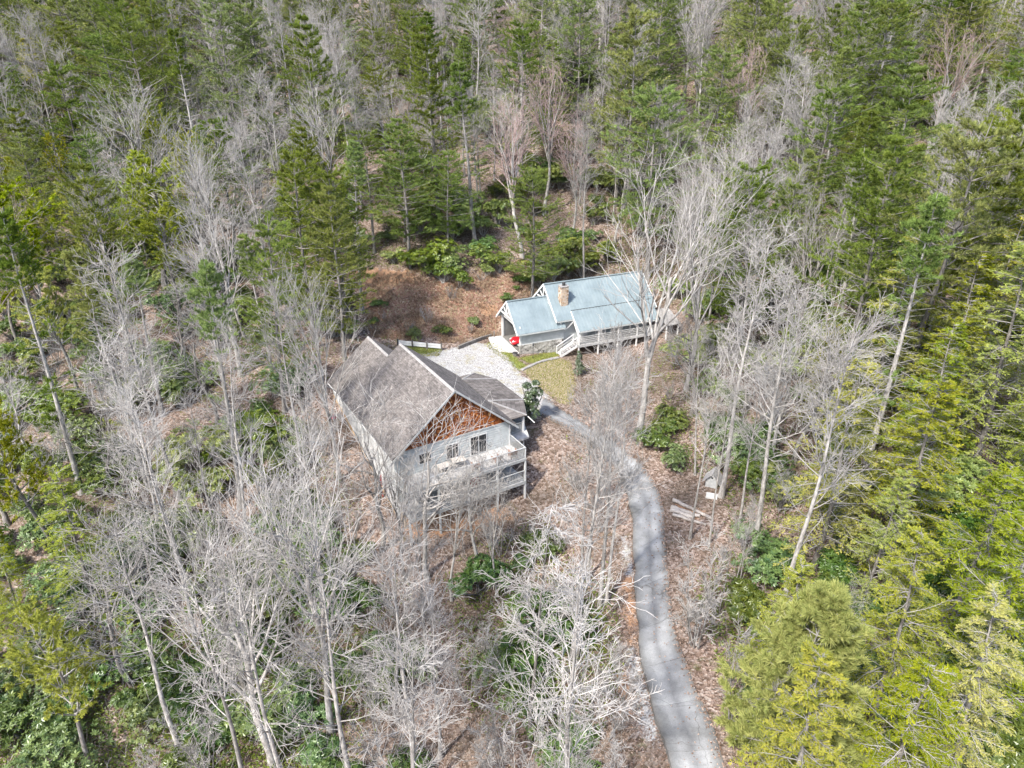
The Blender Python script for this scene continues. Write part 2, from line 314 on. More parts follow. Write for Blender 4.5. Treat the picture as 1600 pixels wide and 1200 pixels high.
for a, bnd in zip(cuts[:-1], cuts[1:]):
    k = np.arange(a, bnd + 1); l = L_[k].copy(); r = R_[k].copy()
    g = .012 / max(1e-6, np.hypot(*(l[1] - l[0])))
    l[0] += (l[1] - l[0]) * g; r[0] += (r[1] - r[0]) * g; l[-1] += (l[-2] - l[-1]) * g; r[-1] += (r[-2] - r[-1]) * g
    n = len(k); cols = [l + (r - l) * t for t in (0, .25, .5, .75, 1)]
    xy = np.stack(cols, 1); zt = np.maximum(height(xy[..., 0], xy[..., 1]), .5 * (height(l[:, 0], l[:, 1]) + height(r[:, 0], r[:, 1]))[:, None]) + .10
    top = np.concatenate([xy, zt[..., None]], -1).reshape(-1, 3); bot = top - [0, 0, .45]
    V = np.r_[top, bot]; o = len(top); q = []
    for i in range(n - 1):
        for j in range(4): q.append((i * 5 + j, i * 5 + j + 1, i * 5 + j + 6, i * 5 + j + 5))
        q.append((i * 5, i * 5 + 5, o + i * 5 + 5, o + i * 5)); q.append((i * 5 + 4, o + i * 5 + 4, o + i * 5 + 9, i * 5 + 9))
    for j in range(4): q.append((j, o + j, o + j + 1, j + 1)); e = (n - 1) * 5 + j; q.append((e, e + 1, o + e + 1, o + e))
    me = mesh_np("slab", V, q, None, M['concrete'], False); aa = me.attributes.new('across', 'FLOAT', 'POINT'); aa.data.foreach_set('value', np.tile(np.array([0, .25, .5, .75, 1], np.float32), 2 * n)); link("slab", me, drive)
DRIVE_POLY = np.r_[L_, R_[::-1]]
# the sawn-off corner patch where cracks run: thin dark crack lines on the lower slabs
# ------------------------------------------------------------------ building materials
def shingle_mat():
    m, nt, b = newmat("weathered_asphalt_shingles"); v = coord(nt)
    br = nt.nodes.new("ShaderNodeTexBrick"); br.inputs["Scale"].default_value = 1; br.inputs["Brick Width"].default_value = .31; br.inputs["Row Height"].default_value = .115; br.inputs["Mortar Size"].default_value = .006
    br.inputs["Color1"].default_value = (.118, .108, .103, 1); br.inputs["Color2"].default_value = (.215, .20, .192, 1); br.inputs["Mortar"].default_value = (.10, .095, .09, 1)
    mp = nt.nodes.new("ShaderNodeMapping"); sx = nt.nodes.new("ShaderNodeSeparateXYZ"); cx = nt.nodes.new("ShaderNodeCombineXYZ")
    nt.links.new(v, sx.inputs[0]); nt.links.new(math_n(nt, 'ADD', sx.outputs[1], math_n(nt, 'MULTIPLY', sx.outputs[0], .001)), cx.inputs[0]); nt.links.new(sx.outputs[2], cx.inputs[1]); nt.links.new(cx.outputs[0], br.inputs["Vector"])
    n = noise(nt, .55, 6, v, .7); f = noise(nt, 5, 4, v)
    c = mixc(nt, .7, br.outputs[0], ramp(nt, [(.3, (.26, .255, .26)), (.5, (.52, .505, .50)), (.72, (.78, .76, .74))], n), 'OVERLAY')
    c = mixc(nt, .3, c, ramp(nt, [(.3, (.25, .25, .25)), (.7, (.75, .74, .73))], f), 'OVERLAY')
    nt.links.new(c, b.inputs["Base Color"]); b.inputs["Roughness"].default_value = .95; b.inputs["Specular IOR Level"].default_value = .15; return m
M['shingle'] = shingle_mat()
M['ridge'] = surf("ridge_shingles", [(.3, (.24, .23, .225)), (.7, (.40, .385, .375))], 4, .95)
M['siding'] = surf("pale_grey_siding", [(.3, (.44, .47, .472)), (.55, (.53, .56, .56)), (.75, (.60, .62, .615))], 1.3, .7, 5, 0, 0)
M['siding_white'] = surf("white_painted_siding", [(.3, (.42, .425, .415)), (.5, (.55, .55, .54)), (.75, (.64, .635, .62))], 1.0, .7)
M['white'] = surf("white_trim", [(.3, (.66, .665, .66)), (.7, (.80, .80, .79))], 2.0, .6)
M['wood_grey'] = surf("weathered_deck_wood", [(.3, (.31, .30, .295)), (.5, (.47, .46, .455)), (.7, (.62, .61, .60))], 3, .85, 5, 0, .22, (1, .3, 1))
M['rail'] = surf("weathered_white_rail", [(.3, (.36, .37, .37)), (.7, (.54, .545, .54))], 4, .8)
M['tan'] = surf("tan_stained_foundation", [(.3, (.40, .25, .13)), (.5, (.55, .40, .25)), (.75, (.64, .54, .42))], 1.5, .9)
M['dark_glass'] = surf("dark_window_glass", [(.3, (.02, .024, .028)), (.7, (.045, .05, .055))], 1, .06, 2, 0, 0, None, .5)
M['dark_in'] = surf("dim_interior", [(.3, (.10, .10, .105)), (.7, (.17, .17, .17))], 1, .9)
M['screen'] = surf("grey_screen_wall", [(.3, (.15, .165, .18)), (.7, (.23, .25, .265))], 2, .8)
M['dark_metal'] = surf("dark_metal", [(.3, (.03, .03, .032)), (.7, (.07, .07, .072))], 4, .5)
M['red'] = surf("red_paint", [(.3, (.52, .012, .022)), (.7, (.66, .02, .035))], 2, .3, 3, 0, 0, None, .5)
M['dark_red'] = surf("dull_red_cloth", [(.3, (.22, .03, .045)), (.7, (.38, .05, .07))], 5, .9)
M['beige'] = surf("beige_table_top", [(.3, (.62, .56, .50)), (.7, (.72, .67, .60))], 3, .7)
M['brown_wood'] = surf("reddish_brown_wood", [(.3, (.22, .12, .085)), (.7, (.40, .25, .19))], 4, .8, 4, 0, .15, (1, 6, 1))
M['pink'] = leafmat("pink_blossom", (.75, .08, .22), (.85, .20, .36), .2)
def cedar():
    m, nt, b = newmat("cedar_shingles"); c = ramp(nt, [(0, (.12, .030, .008)), (.3, (.24, .066, .015)), (.6, (.40, .125, .028)), (.85, (.54, .20, .05)), (1, (.62, .31, .11))], attr(nt, "tone"))
    n = noise(nt, 9, 4, coord(nt)); c = mixc(nt, .3, c, ramp(nt, [(.3, (.3, .3, .3)), (.7, (.7, .68, .66))], n), 'OVERLAY')
    nt.links.new(c, b.inputs["Base Color"]); b.inputs["Roughness"].default_value = .8; return m
M['cedar'] = cedar()
def bluemetal():
    m, nt, b = newmat("blue_grey_metal_roof"); v = coord(nt); n = noise(nt, .6, 5, v)
    c = ramp(nt, [(.3, (.185, .232, .252)), (.5, (.225, .278, .300)), (.75, (.27, .322, .342))], n)
    nt.links.new(c, b.inputs["Base Color"]); b.inputs["Roughness"].default_value = .42; b.inputs["Specular IOR Level"].default_value = .5; b.inputs["Metallic"].default_value = .0; return m
M['blue_metal'] = bluemetal()
def stone(name, stops, scale, mortar):
    m, nt, b = newmat(name); v = coord(nt); vo = nt.nodes.new("ShaderNodeTexVoronoi"); vo.inputs["Scale"].default_value = scale; nt.links.new(v, vo.inputs["Vector"])
    ve = nt.nodes.new("ShaderNodeTexVoronoi"); ve.feature = 'DISTANCE_TO_EDGE'; ve.inputs["Scale"].default_value = scale; nt.links.new(v, ve.inputs["Vector"])
    sp = nt.nodes.new("ShaderNodeSeparateColor"); nt.links.new(vo.outputs["Color"], sp.inputs[0]); c = ramp(nt, stops, sp.outputs[0])
    e = ramp(nt, [(.03, (1, 1, 1)), (.09, (0, 0, 0))], ve.outputs[0]); c = mixc(nt, e, c, mortar); nt.links.new(c, b.inputs["Base Color"]); b.inputs["Roughness"].default_value = .9
    bump(nt, b, ve.outputs[0], .6, .08); return m
M['fieldstone'] = stone("grey_fieldstone", [(0, (.12, .115, .105)), (.4, (.28, .265, .24)), (.8, (.42, .40, .37)), (1, (.55, .53, .50))], 3.2, (.40, .385, .36))
M['chimney'] = stone("tan_chimney_stone", [(0, (.24, .15, .09)), (.4, (.42, .29, .19)), (.8, (.55, .42, .31)), (1, (.62, .55, .47))], 3.0, (.50, .44, .38))
M['apron'] = surf('clean_concrete', [(.3, (.46, .455, .44)), (.7, (.60, .595, .58))], 1.5, .9)
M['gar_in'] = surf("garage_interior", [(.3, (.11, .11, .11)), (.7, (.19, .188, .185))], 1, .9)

# ------------------------------------------------------------------ grey house (local x across the gable, y back along the ridge)
YAW1 = R(30.8); HC = (-4.95, 54.7)
GH = tag(empty("grey_house", (*HC, 0), YAW1), "two-storey grey house with shingled roof, cedar gable and front deck", "house")
def hw(x, y): c, s = math.cos(YAW1), math.sin(YAW1); return HC[0] + x * c - y * s, HC[1] + x * s + y * c
def hg(x, y): return hz(*hw(x, y))
W2, EZ, RZ = 6.2, 7.0, 12.1; PT = (RZ - EZ) / W2; SL = math.hypot(W2, RZ - EZ)
LEN, LEN2 = 12.1, 17.9; RX2 = -1.3; RZ2 = EZ + PT * (RX2 + W2)
def roof_plane(name, a, b, up, length, parent, courses):
    return lapped(name, a, b, up, courses, length / courses, .022, M['shingle'], parent, .10)
upL = Vector((W2, 0, RZ - EZ)).normalized(); upR = Vector((-W2, 0, RZ - EZ)).normalized()
roofL = roof_plane("roof_slope", (-W2, LEN, EZ), (-W2, 0, EZ), upL, SL, GH, 54)
roofR = roof_plane("roof_slope", (W2, 0, EZ), (W2, LEN, EZ), upR, SL, GH, 54); roofR["label"] = "shaded grey roof slope facing the gravel yard"
SL2 = SL * (RX2 + W2) / W2
roof_plane("roof_slope", (-W2, LEN2, EZ), (-W2, LEN + .002, EZ), upL, SL2, GH, 43)
roof_plane("roof_slope", (2 * RX2 + W2, LEN - 1.5, EZ), (2 * RX2 + W2, LEN2, EZ), upR, SL2, GH, 43)
def ridge_cap(x, y0, y1, z, n):
    for i in range(n):
        a = y0 + (y1 - y0) * i / n; b = y0 + (y1 - y0) * (i + 1) / n
        v = [(x - .17, a, z - .10), (x, a, z + .065), (x + .17, a, z - .10), (x - .17, b, z - .115), (x, b, z + .045), (x + .17, b, z - .115)]
        v += [(p[0], p[1], p[2] - .05) for p in v]
        pydata("ridge_cap", v, [(0, 1, 4, 3), (1, 2, 5, 4), (6, 7, 1, 0), (7, 8, 2, 1), (9, 6, 0, 3), (2, 8, 11, 5), (10, 9, 3, 4), (11, 10, 4, 5), (7, 6, 9, 10), (8, 7, 10, 11)], M['ridge'], roofL)
ridge_cap(0, -.02, LEN, RZ, 22); ridge_cap(RX2, LEN + .05, LEN2, RZ2, 11)
# barge boards on the front gable, fascias along the eaves
for s in (-1, 1):
    beam("barge_board", (s * (W2 + .30), -.055, EZ - .27 - PT * .30), (0, -.055, RZ - .03), .05, .17, M['rail'], GH)
    box("fascia", s * W2 - (.03 if s > 0 else .0), s * W2 + (.0 if s > 0 else .03), .02, LEN if s > 0 else LEN2, EZ - .30, EZ - .11, M['white'], GH)
# walls: lapped siding above, painted lower storey, stained footing
WX, GY0, GY1, FL = 5.8, .55, LEN - .5, 4.5
lapped("front_wall", (-WX, GY0, FL), (WX, GY0, FL), (0, 0, 1), 11, .248, .05, M['siding'], GH)
lapped("lower_front_wall", (-WX, GY0 + .03, -.8), (WX, GY0 + .03, -.8), (0, 0, 1), 34, .155, .02, M['siding'], GH)
lapped("side_wall", (-WX, LEN2 - .5, -.4), (-WX, GY0, -.4), (0, 0, 1), 44, .16, .02, M['siding_white'], GH)["label"] = "sunlit white side wall"
lapped("side_wall", (WX, GY0 + .02, .0), (WX, GY1, .0), (0, 0, 1), 41, .16, .02, M['siding'], GH)
lapped("rear_wall", (WX, GY1, .0), (-WX, GY1, .0), (0, 0, 1), 43, .16, .02, M['siding'], GH)
lapped("rear_wall", (2 * RX2 + WX, LEN2 - .5, .0), (-WX + .03, LEN2 - .5, .0), (0, 0, 1), 41, .16, .02, M['siding'], GH)
lapped("side_wall", (2 * RX2 + WX, GY1, .0), (2 * RX2 + WX, LEN2 - .55, .0), (0, 0, 1), 41, .16, .02, M['siding'], GH)
for x, y in ((-WX, GY0), (WX, GY0)):
    box("corner_board", x - .07, x + .07, y - .06, y + .07, -.8, 6.75, M['white'] if x > 0 else M['siding'], GH)
v = []; n = 24                                        # footing that follows the rising ground along the left wall
for i in range(n + 1):
    y = GY0 - .05 + (LEN2 - .4 - GY0) * i / n; g = hg(-WX - .2, y); v += [(-WX - .07, y, g - .6), (-WX - .07, y, g + .38), (-WX + .05, y, g + .38)]
pydata("footing", v, [q for i in range(n) for q in ((3 * i, 3 * i + 1, 3 * i + 4, 3 * i + 3), (3 * i + 1, 3 * i + 2, 3 * i + 5, 3 * i + 4))], M['tan'], GH)
v = []
for i in range(n + 1):
    x = -WX + 2 * WX * i / n; g = max(hg(x, GY0), -.75); v += [(x, GY0 - .05, g - .8), (x, GY0 - .05, max(g + .8, .2)), (x, GY0 + .1, max(g + .8, .2))]
pydata("footing", v, [q for i in range(n) for q in ((3 * i + 3, 3 * i + 4, 3 * i + 1, 3 * i), (3 * i + 4, 3 * i + 5, 3 * i + 2, 3 * i + 1))], M['tan'], GH)
for y in (4.6, 10.2): cyl("downpipe", (-WX - .09, y, hg(-WX, y) + .2), (-WX - .09, y, 6.7), .045, .045, M['siding'], GH, 8)
# cedar-shingled gable: backing board plus separate shingles in courses
gz0 = EZ + .23
slab("gable_backing", [(-WX + .2, GY0 + .012, gz0 - .05), (WX - .2, GY0 + .012, gz0 - .05), (0, GY0 + .012, RZ - .35)], .05, M['brown_wood'], GH)
V, Q, T = [], [], []
zc, row = gz0 - .02, 0
while zc < RZ - .55:
    hwid = (RZ - .30 - zc) / PT - .35; x = -hwid + rng.uniform(0, .12)
    while x < hwid - .08:
        wd = rng.uniform(.11, .24); h = .30; x1 = min(x + wd, hwid)
        lim = (RZ - .28 - zc) / PT - .05
        zt = min(zc + h, RZ - .30 - PT * max(abs(x), abs(x1)))
        if zt - zc > .08:
            y = GY0 - .035 - rng.uniform(0, .02); dz = rng.uniform(-.018, .018); b0 = len(V)
            V += [(x + .004, y, zc + dz), (x1 - .004, y, zc + dz), (x1 - .004, GY0 + .002, zt), (x + .004, GY0 + .002, zt), (x + .004, y + .028, zc + dz), (x1 - .004, y + .028, zc + dz)]
            Q += [(b0, b0 + 1, b0 + 2, b0 + 3), (b0 + 1, b0, b0 + 4, b0 + 5)]; Q += [(b0, b0 + 3, b0 + 3, b0 + 4)][:0]
            t = float(np.clip(rng.normal(.38, .27) , 0, 1)); T += [t] * 6
        x = x1
    zc += .165; row += 1
g = link("gable_shingles", mesh_np("gable_shingles", V, Q, None, M['cedar'], False, T), GH); g["kind"] = "stuff"; g["label"] = "orange-brown cedar shingles of the front gable"
box("gable_ledge", -WX - .02, WX + .02, GY0 - .075, GY0 - .001, gz0 - .13, gz0 - .03, M['siding'], GH)
# openings on the deck level
def opening(x0, x1, z0, z1, panes, name, y=GY0, m=None):
    o = box(name, x0, x1, y - .07, y + .03, z0, z1, M['white'], GH); wd = (x1 - x0 - .12) / panes
    for i in range(panes): box("pane", x0 + .06 + wd * i + .05, x0 + .06 + wd * (i + 1) - .05, y - .085, y - .055, z0 + .10, z1 - .10, M['dark_glass'], o)
    return o
opening(1.55, 3.35, FL + .12, FL + 2.15, 2, "sliding_door"); opening(-3.6, -2.3, FL + .85, FL + 2.0, 2, "window"); opening(-.9, .4, FL + .5, FL + 2.05, 2, "window")
opening(1.3, 3.0, 2.15, 4.1, 2, "sliding_door", GY0 + .0); opening(-4.2, -2.9, 2.9, 4.0, 2, "window")
# deck: boards, rim joists, posts, rails
DZ, DF, DX = 4.55, -2.25, 5.95
deck = empty("deck", parent=GH)
n = 84; bw = 2 * DX / n
for i in range(n):
    x = -DX + bw * i; dzz = rng.uniform(-.006, .006)
    box("plank", x + .006, x + bw - .006, DF, GY0 - .03, DZ - .04 + dzz, DZ + dzz, M['wood_grey'], deck)
box("rim_joist", -DX, DX, DF - .045, DF - .003, DZ - .30, DZ - .02, M['rail'], deck)
for x in (-DX, DX - .05): box("rim_joist", x, x + .05, DF, GY0 - .1, DZ - .30, DZ - .05, M['rail'], deck)
for y in (-1.6, -.6): box("joist", -DX + .06, DX - .06, y, y + .06, DZ - .28, DZ - .05, M['wood_grey'], deck)
PX = [-DX + .07, -3.0, -.1, 2.9, DX - .07]
def railing(par, zf, y, xs, xa, xb, nb):
    for x in xs: box("rail_post", x - .05, x + .05, y - .05, y + .05, zf, zf + 1.06, M['white'], par)
    box("top_rail", xa, xb, y - .06, y + .06, zf + 1.062, zf + 1.10, M['rail'], par); box("bottom_rail", xa, xb, y - .025, y + .025, zf + .10, zf + .15, M['rail'], par)
    for i in range(nb):
        x = xa + (xb - xa) * (i + .5) / nb; box("baluster", x - .018, x + .018, y - .018, y + .018, zf + .152, zf + 1.06, M['rail'], par)
railing(deck, DZ + .008, DF + .06, PX, -DX, DX, 84)
for x in (-DX + .06, DX - .06):
    box("top_rail", x - .05, x + .05, DF + .13, GY0 - .1, DZ + 1.065, DZ + 1.105, M['rail'], deck)
    for i in range(18): y = DF + .2 + (GY0 - .35 - DF) * i / 17; box("baluster", x - .018, x + .018, y - .018, y + .018, DZ + .01, DZ + 1.063, M['rail'], deck)
# lower porch
LZ = 2.05; low = empty("lower_porch", parent=GH); n = 40; bw = 2 * DX / n
for i in range(n):
    x = -DX + bw * i; box("plank", x + .006, x + bw - .006, DF, GY0 - .06, LZ - .05, LZ + rng.uniform(-.005, .005), M['wood_grey'], low)
box("rim_joist", -DX, DX, DF - .05, DF - .003, LZ - .36, LZ - .01, M['rail'], low)
railing(low, LZ + .008, DF + .06, PX, -DX, DX, 70)
for x in PX:
    for y in (DF + .06,):
        box("post", x - .08, x + .08, y - .08, y + .08, hg(x, y) - .4, DZ - .31, M['white'], low)
for x in (-5.6, -2.9, 0, 2.9, 5.6): box("pier", x - .12, x + .12, -.5, -.26, hg(x, -.4) - .4, LZ - .06, M['tan'], low)
# wrap-round porch with chamfered corners on the yard side
PZ, AZ = 6.3, 7.25
eave = [(W2 - .5, 1.95), (8.6, 1.95), (10.05, 4.9), (10.05, 10.5), (8.7, 13.05), (W2 - .5, 13.05)]
ap = [(W2 - .25, 4.9), (W2 - .25, 10.5)]
e3 = [(x, y, PZ) for x, y in eave]; a3 = [(x, y, AZ) for x, y in ap]; w0 = (W2 - .5, 1.95, PZ + .05); 
porch = empty("side_porch", parent=GH)
pr_ = slab("porch_roof", [e3[2], e3[3], a3[1], a3[0]], .10, M['shingle'], porch)
slab("porch_roof", [e3[1], e3[2], a3[0]], .10, M['shingle'], porch); slab("porch_roof", [(W2 - .25, 1.95, PZ), e3[1], a3[0]], .10, M['shingle'], porch)
slab("porch_roof", [e3[3], e3[4], a3[1]], .10, M['shingle'], porch); slab("porch_roof", [e3[4], (W2 - .25, 13.05, PZ), a3[1]], .10, M['shingle'], porch)
for a, b in ((e3[1], a3[0]), (e3[2], a3[0]), (e3[3], a3[1]), (e3[4], a3[1])):
    beam("hip_cap", Vector(a) + Vector((0, 0, .015)), Vector(b) + Vector((0, 0, .03)), .22, .05, M['ridge'], porch)
fl = [(WX + .03, 1.0), (8.3, 1.0), (9.8, 4.7), (9.8, 10.6), (8.5, 12.9), (WX + .03, 12.9)]
slab("porch_floor", [(x, y, 4.45) for x, y in fl], .22, M['wood_grey'], porch)
for x, y in ((8.35, 2.2), (9.75, 5.0), (9.75, 10.4), (8.45, 12.75)):
    box("post", x - .09, x + .09, y - .09, y + .09, hg(x, y) - .3, PZ - .12, M['white'], porch)
    beam("brace", (x, y - .05, 5.3), (x - .0, y + .9, PZ - .15), .09, .09, M['white'], porch)
for a, b in (((8.35, 2.2), (9.75, 5.0)), ((8.35, 2.2), (WX + .1, 2.2)), ((9.75, 10.4), (8.45, 12.75))):
    beam("top_rail", (*a, 5.5), (*b, 5.5), .1, .05, M['rail'], porch); beam("bottom_rail", (*a, 4.6), (*b, 4.6), .05, .05, M['rail'], porch)
    for i in range(1, 16):
        t = i / 16; x = a[0] + (b[0] - a[0]) * t; y = a[1] + (b[1] - a[1]) * t; box("baluster", x - .02, x + .02, y - .02, y + .02, 4.62, 5.48, M['rail'], porch)
beam("gutter_end", (W2 + .05, 1.5, EZ - .30), (W2 + .5, .9, EZ - .75), .05, .09, M['white'], GH); beam("gutter_end", (8.66, 1.85, PZ - .1), (9.05, 1.2, PZ - .62), .05, .09, M['white'], porch)
# things standing on the decks and against the wall
def table(x, y, z, rz, label):
    X, Y = hw(x, y); t = tag(empty("deck_table", (X, Y, z), YAW1 + rz), label, "table", "beige tables on the deck")
    box("table_top", -.62, .62, -.42, .42, .70, .745, M['beige'], t)
    for a in (-.5, .5):
        for b in (-.32, .32): box("leg", a - .03, a + .03, b - .03, b + .03, 0, .70, M['beige'], t)
table(-1.55, -.55, DZ + .008, .10, "beige table on the deck, the one further from the sliding door"); table(-.10, -.35, DZ + .008, -.12, "beige table on the deck, the one nearer the sliding door")
def chair(x, y, z, rz, label):
    X, Y = hw(x, y); t = tag(empty("deck_chair", (X, Y, z), YAW1 + rz), label, "chair", "brown wooden chairs along the deck rail")
    for i in range(5): beam("seat_slat", (-.30, -.28 + .13 * i, .40 - .02 * i), (.30, -.28 + .13 * i, .40 - .02 * i), .11, .025, M['brown_wood'], t)
    for i in range(5): beam("back_slat", (-.24 + .12 * i, .30, .34), (-.26 + .13 * i, .62, 1.0 - .03 * abs(i - 2)), .10, .025, M['brown_wood'], t, (0, 1, 0))
    for a in (-.33, .33):
        box("leg", a - .03, a + .03, -.32, -.24, 0, .58, M['brown_wood'], t); beam("leg", (a, .10, .36), (a, .55, .0), .06, .08, M['brown_wood'], t); box("armrest", a - .07, a + .07, -.36, .40, .582, .61, M['brown_wood'], t)
chair(5.0, -1.45, DZ + .008, 2.9, "reddish-brown chair in the deck corner beside the porch post"); chair(3.2, -1.55, DZ + .008, 3.3, "reddish-brown chair at the middle of the deck rail"); chair(1.0, -1.6, DZ + .008, 2.8, "reddish-brown chair by the deck rail opposite the two beige tables")
def hanging_seat(x, y, z):
    X, Y = hw(x, y); t = tag(empty("hanging_seat", (X, Y, z), YAW1), "dull red hanging seat below the deck in the lower porch", "hanging chair")
    v, f = [], []; n, mm = 10, 7
    for i in range(mm + 1):
        for j in range(n + 1):
            a = math.pi * (.15 + .7 * j / n) + math.pi * 0; h = 1.35 * i / mm; r = .52 * math.sin(math.pi * (.15 + .75 * i / mm))
            v.append((r * math.cos(a) * 1.1, r * math.sin(a), .35 + h))
    for i in range(mm):
        for j in range(n): a = i * (n + 1) + j; f.append((a, a + 1, a + n + 2, a + n + 1))
    pydata("sling", v, f, M['dark_red'], t, True)
    cyl("rope", (0, .25, 1.65), (0, .25, DZ - .05 - LZ - .02), .02, .02, M['rail'], t, 6)
hanging_seat(1.0, -1.55, LZ + .02)
X, Y = hw(-WX - .22, 3.5); gz = hg(-WX - .22, 3.5)
t = tag(empty("kayak", (X, Y, gz), YAW1), "slim curved red hull standing upright against the white side wall", "boat")
v, f = [], []; n, mm = 8, 14
for i in range(mm + 1):
    q = i / mm; s = max(.04, math.sin(math.pi * q) ** .7)
    for j in range(n): a = 2 * math.pi * j / n; v.append((-.10 - .22 * math.sin(math.pi * q) + .14 * s * math.cos(a), .32 * s * math.sin(a), .05 + 2.5 * q))
for i in range(mm):
    for j in range(n): f.append((i * n + j, i * n + (j + 1) % n, (i + 1) * n + (j + 1) % n, (i + 1) * n + j))
pydata("hull", v, f, M['red'], t, True); box("cockpit_rim", -.50, -.44, -.13, .13, 1.0, 1.7, M['dark_metal'], t)
# ------------------------------------------------------------------ blue-roofed cabin (local x along the ridge, y back)
YAW2 = R(22.5); BC = (.72, 82.32)
CB = tag(empty("cabin", (*BC, 0), YAW2), "long pale cabin with blue metal roof, stone chimney and front porch", "house")
def bw_(x, y): c, s = math.cos(YAW2), math.sin(YAW2); return BC[0] + x * c - y * s, BC[1] + x * s + y * c
def bgz(x, y): return hz(*bw_(x, y))
def ribbed(name, a, b, c, mat, parent, pitch=.46, rise=.045, thick=.05):
    """metal sheet from eave a-b up to a ridge above c (c lies over a): ribs run up the slope, one continuous sheet"""
    a, b, c = Vector(a), Vector(b), Vector(c); al = b - a; up = c - a; nrm = al.cross(up).normalized(); L = al.length; n = max(2, round(L / pitch)); d = al / n
    prof = []
    for i in range(n):
        for t, h in ((0, 0), (.40, 0), (.45, rise), (.55, rise), (.60, 0)): prof.append((i + t, h))
    prof.append((n, 0)); v = []
    for t, h in prof: p = a + d * t + nrm * h; v += [p, p + up]
    k = len(prof); f = [(2 * i, 2 * i + 2, 2 * i + 3, 2 * i + 1) for i in range(k - 1)]
    o = len(v); v += [a - nrm * thick, b - nrm * thick, b + up - nrm * thick, a + up - nrm * thick]
    f += [(o, o + 3, o + 2, o + 1), tuple([o, o + 1] + [2 * i for i in range(k - 1, -1, -1)]), tuple([o + 2, o + 3] + [2 * i + 1 for i in range(k)]), (o, 0, 1, o + 3), (o + 1, o + 2, 2 * k - 1, 2 * k - 2)]
    return pydata(name, v, f, mat, parent)
BM = M['blue_metal']
# garage wing
gr = ribbed("garage_roof", (-.05, 0, 5.81), (6.75, 0, 5.81), (-.05, 3.6, 9.04), BM, CB); ribbed("garage_roof", (6.75, 7.2, 5.81), (-.05, 7.2, 5.81), (6.75, 3.6, 9.04), BM, CB)
beam("ridge_cap", (-.07, 3.6, 9.06), (6.0, 3.6, 9.06), .34, .05, BM, gr)
# main roof
mr = ribbed("main_roof", (5.5, .19, 6.7), (20.3, .19, 6.7), (5.5, 4.41, 10.4), BM, CB); ribbed("main_roof", (20.3, 8.63, 6.7), (5.5, 8.63, 6.7), (20.3, 4.41, 10.4), BM, CB)
beam("ridge_cap", (5.48, 4.41, 10.42), (20.32, 4.41, 10.42), .36, .05, BM, mr)
ribbed("porch_roof", (7.9, -1.42, 5.53), (19.9, -1.42, 5.53), (7.9, 1.02, 7.56), BM, CB); beam("flashing", (7.92, 1.04, 7.56), (19.88, 1.04, 7.56), .10, .07, M['dark_metal'], CB)
ribbed("side_roof", (20.35, -2.6, 4.9), (22.6, -2.6, 4.9), (20.35, .6, 6.1), M['ridge'], CB)
for x in (20.6, 22.4): box("side_roof_post", x - .07, x + .07, -2.4, -2.26, bgz(x, -2.3) - .3, 4.86, M['white'], CB)
for s0, y0, z0, yr, zr, x in ((1, -.06, 5.70, 3.6, 8.97, -.10), (-1, 7.26, 5.70, 3.6, 8.97, -.10), (1, .13, 6.58, 4.41, 10.33, 5.44), (-1, 8.69, 6.58, 4.41, 10.33, 5.44), (1, .13, 6.58, 4.41, 10.33, 20.36), (-1, 8.69, 6.58, 4.41, 10.33, 20.36)):
    beam("barge_board", (x, y0, z0), (x, yr, zr), .07, .24, M['white'], CB)
beam("barge_board", (7.86, -1.5, 5.42), (7.86, 1.0, 7.42), .07, .20, M['white'], CB)
for xa, xb, y, z in ((-.02, 6.7, .0, 5.74), (5.6, 20.2, .19, 6.63), (7.95, 19.85, -1.42, 5.46)): beam("fascia", (xa, y - .03, z - .05), (xb, y - .03, z - .05), .05, .16, M['siding'], CB)
# gable trusses
for x, yc, zr, hwd, zc in ((-.04, 3.6, 8.9, 1.75, 7.15), (5.52, 4.41, 10.25, 1.9, 8.4)):
    beam("truss_tie", (x, yc - hwd, zc), (x, yc + hwd, zc), .10, .18, M['white'], CB); box("truss_post", x - .05, x + .05, yc - .08, yc + .08, zc + .09, zr - .1, M['white'], CB)
    for s in (-1, 1): beam("truss_strut", (x, yc + s * .05, zc + .1), (x, yc + s * hwd * .52, zc + .82), .09, .12, M['white'], CB)
# garage walls: lapped siding over a fieldstone base, open end towards the yard
lapped("garage_wall", (.55, .5, 4.12), (6.7, .5, 4.12), (0, 0, 1), 8, .225, .04, M['siding'], CB)
lapped("garage_wall", (6.7, 6.7, 3.1), (.55, 6.7, 3.1), (0, 0, 1), 19, .15, .022, M['siding'], CB)
v, f = [], []
for i in range(13):                                    # uneven face of the stone base
    for j in range(6):
        x = .42 + 6.2 * i / 12; zb = bgz(x, .4) - .35; z = zb + (4.12 - zb) * j / 5; v.append((x, .40 - rng.uniform(0, .06), z))
for i in range(12):
    for j in range(5): a = i * 6 + j; f.append((a, a + 6, a + 7, a + 1))
o = len(v); v += [(.42, .62, 2.2), (6.62, .62, 2.2), (6.62, .62, 4.12), (.42, .62, 4.12)]; f += [(5, 71, o + 2, o + 3), (o, 0, 5, o + 3), (66, o + 1, o + 2, 71)]
pydata("stone_base", v, f, M['fieldstone'], CB)
slab("garage_gable", [(.62, 1.0, 6.55), (.62, 6.2, 6.55), (.62, 3.6, 8.85)], .06, M['siding_white'], CB)
beam("garage_header", (.60, .55, 6.32), (.60, 6.65, 6.32), .14, .45, M['white'], CB)
for y in (.52, 6.62): box("garage_post", .48, .70, y - .12, y + .12, 2.9, 6.1, M['white'], CB)
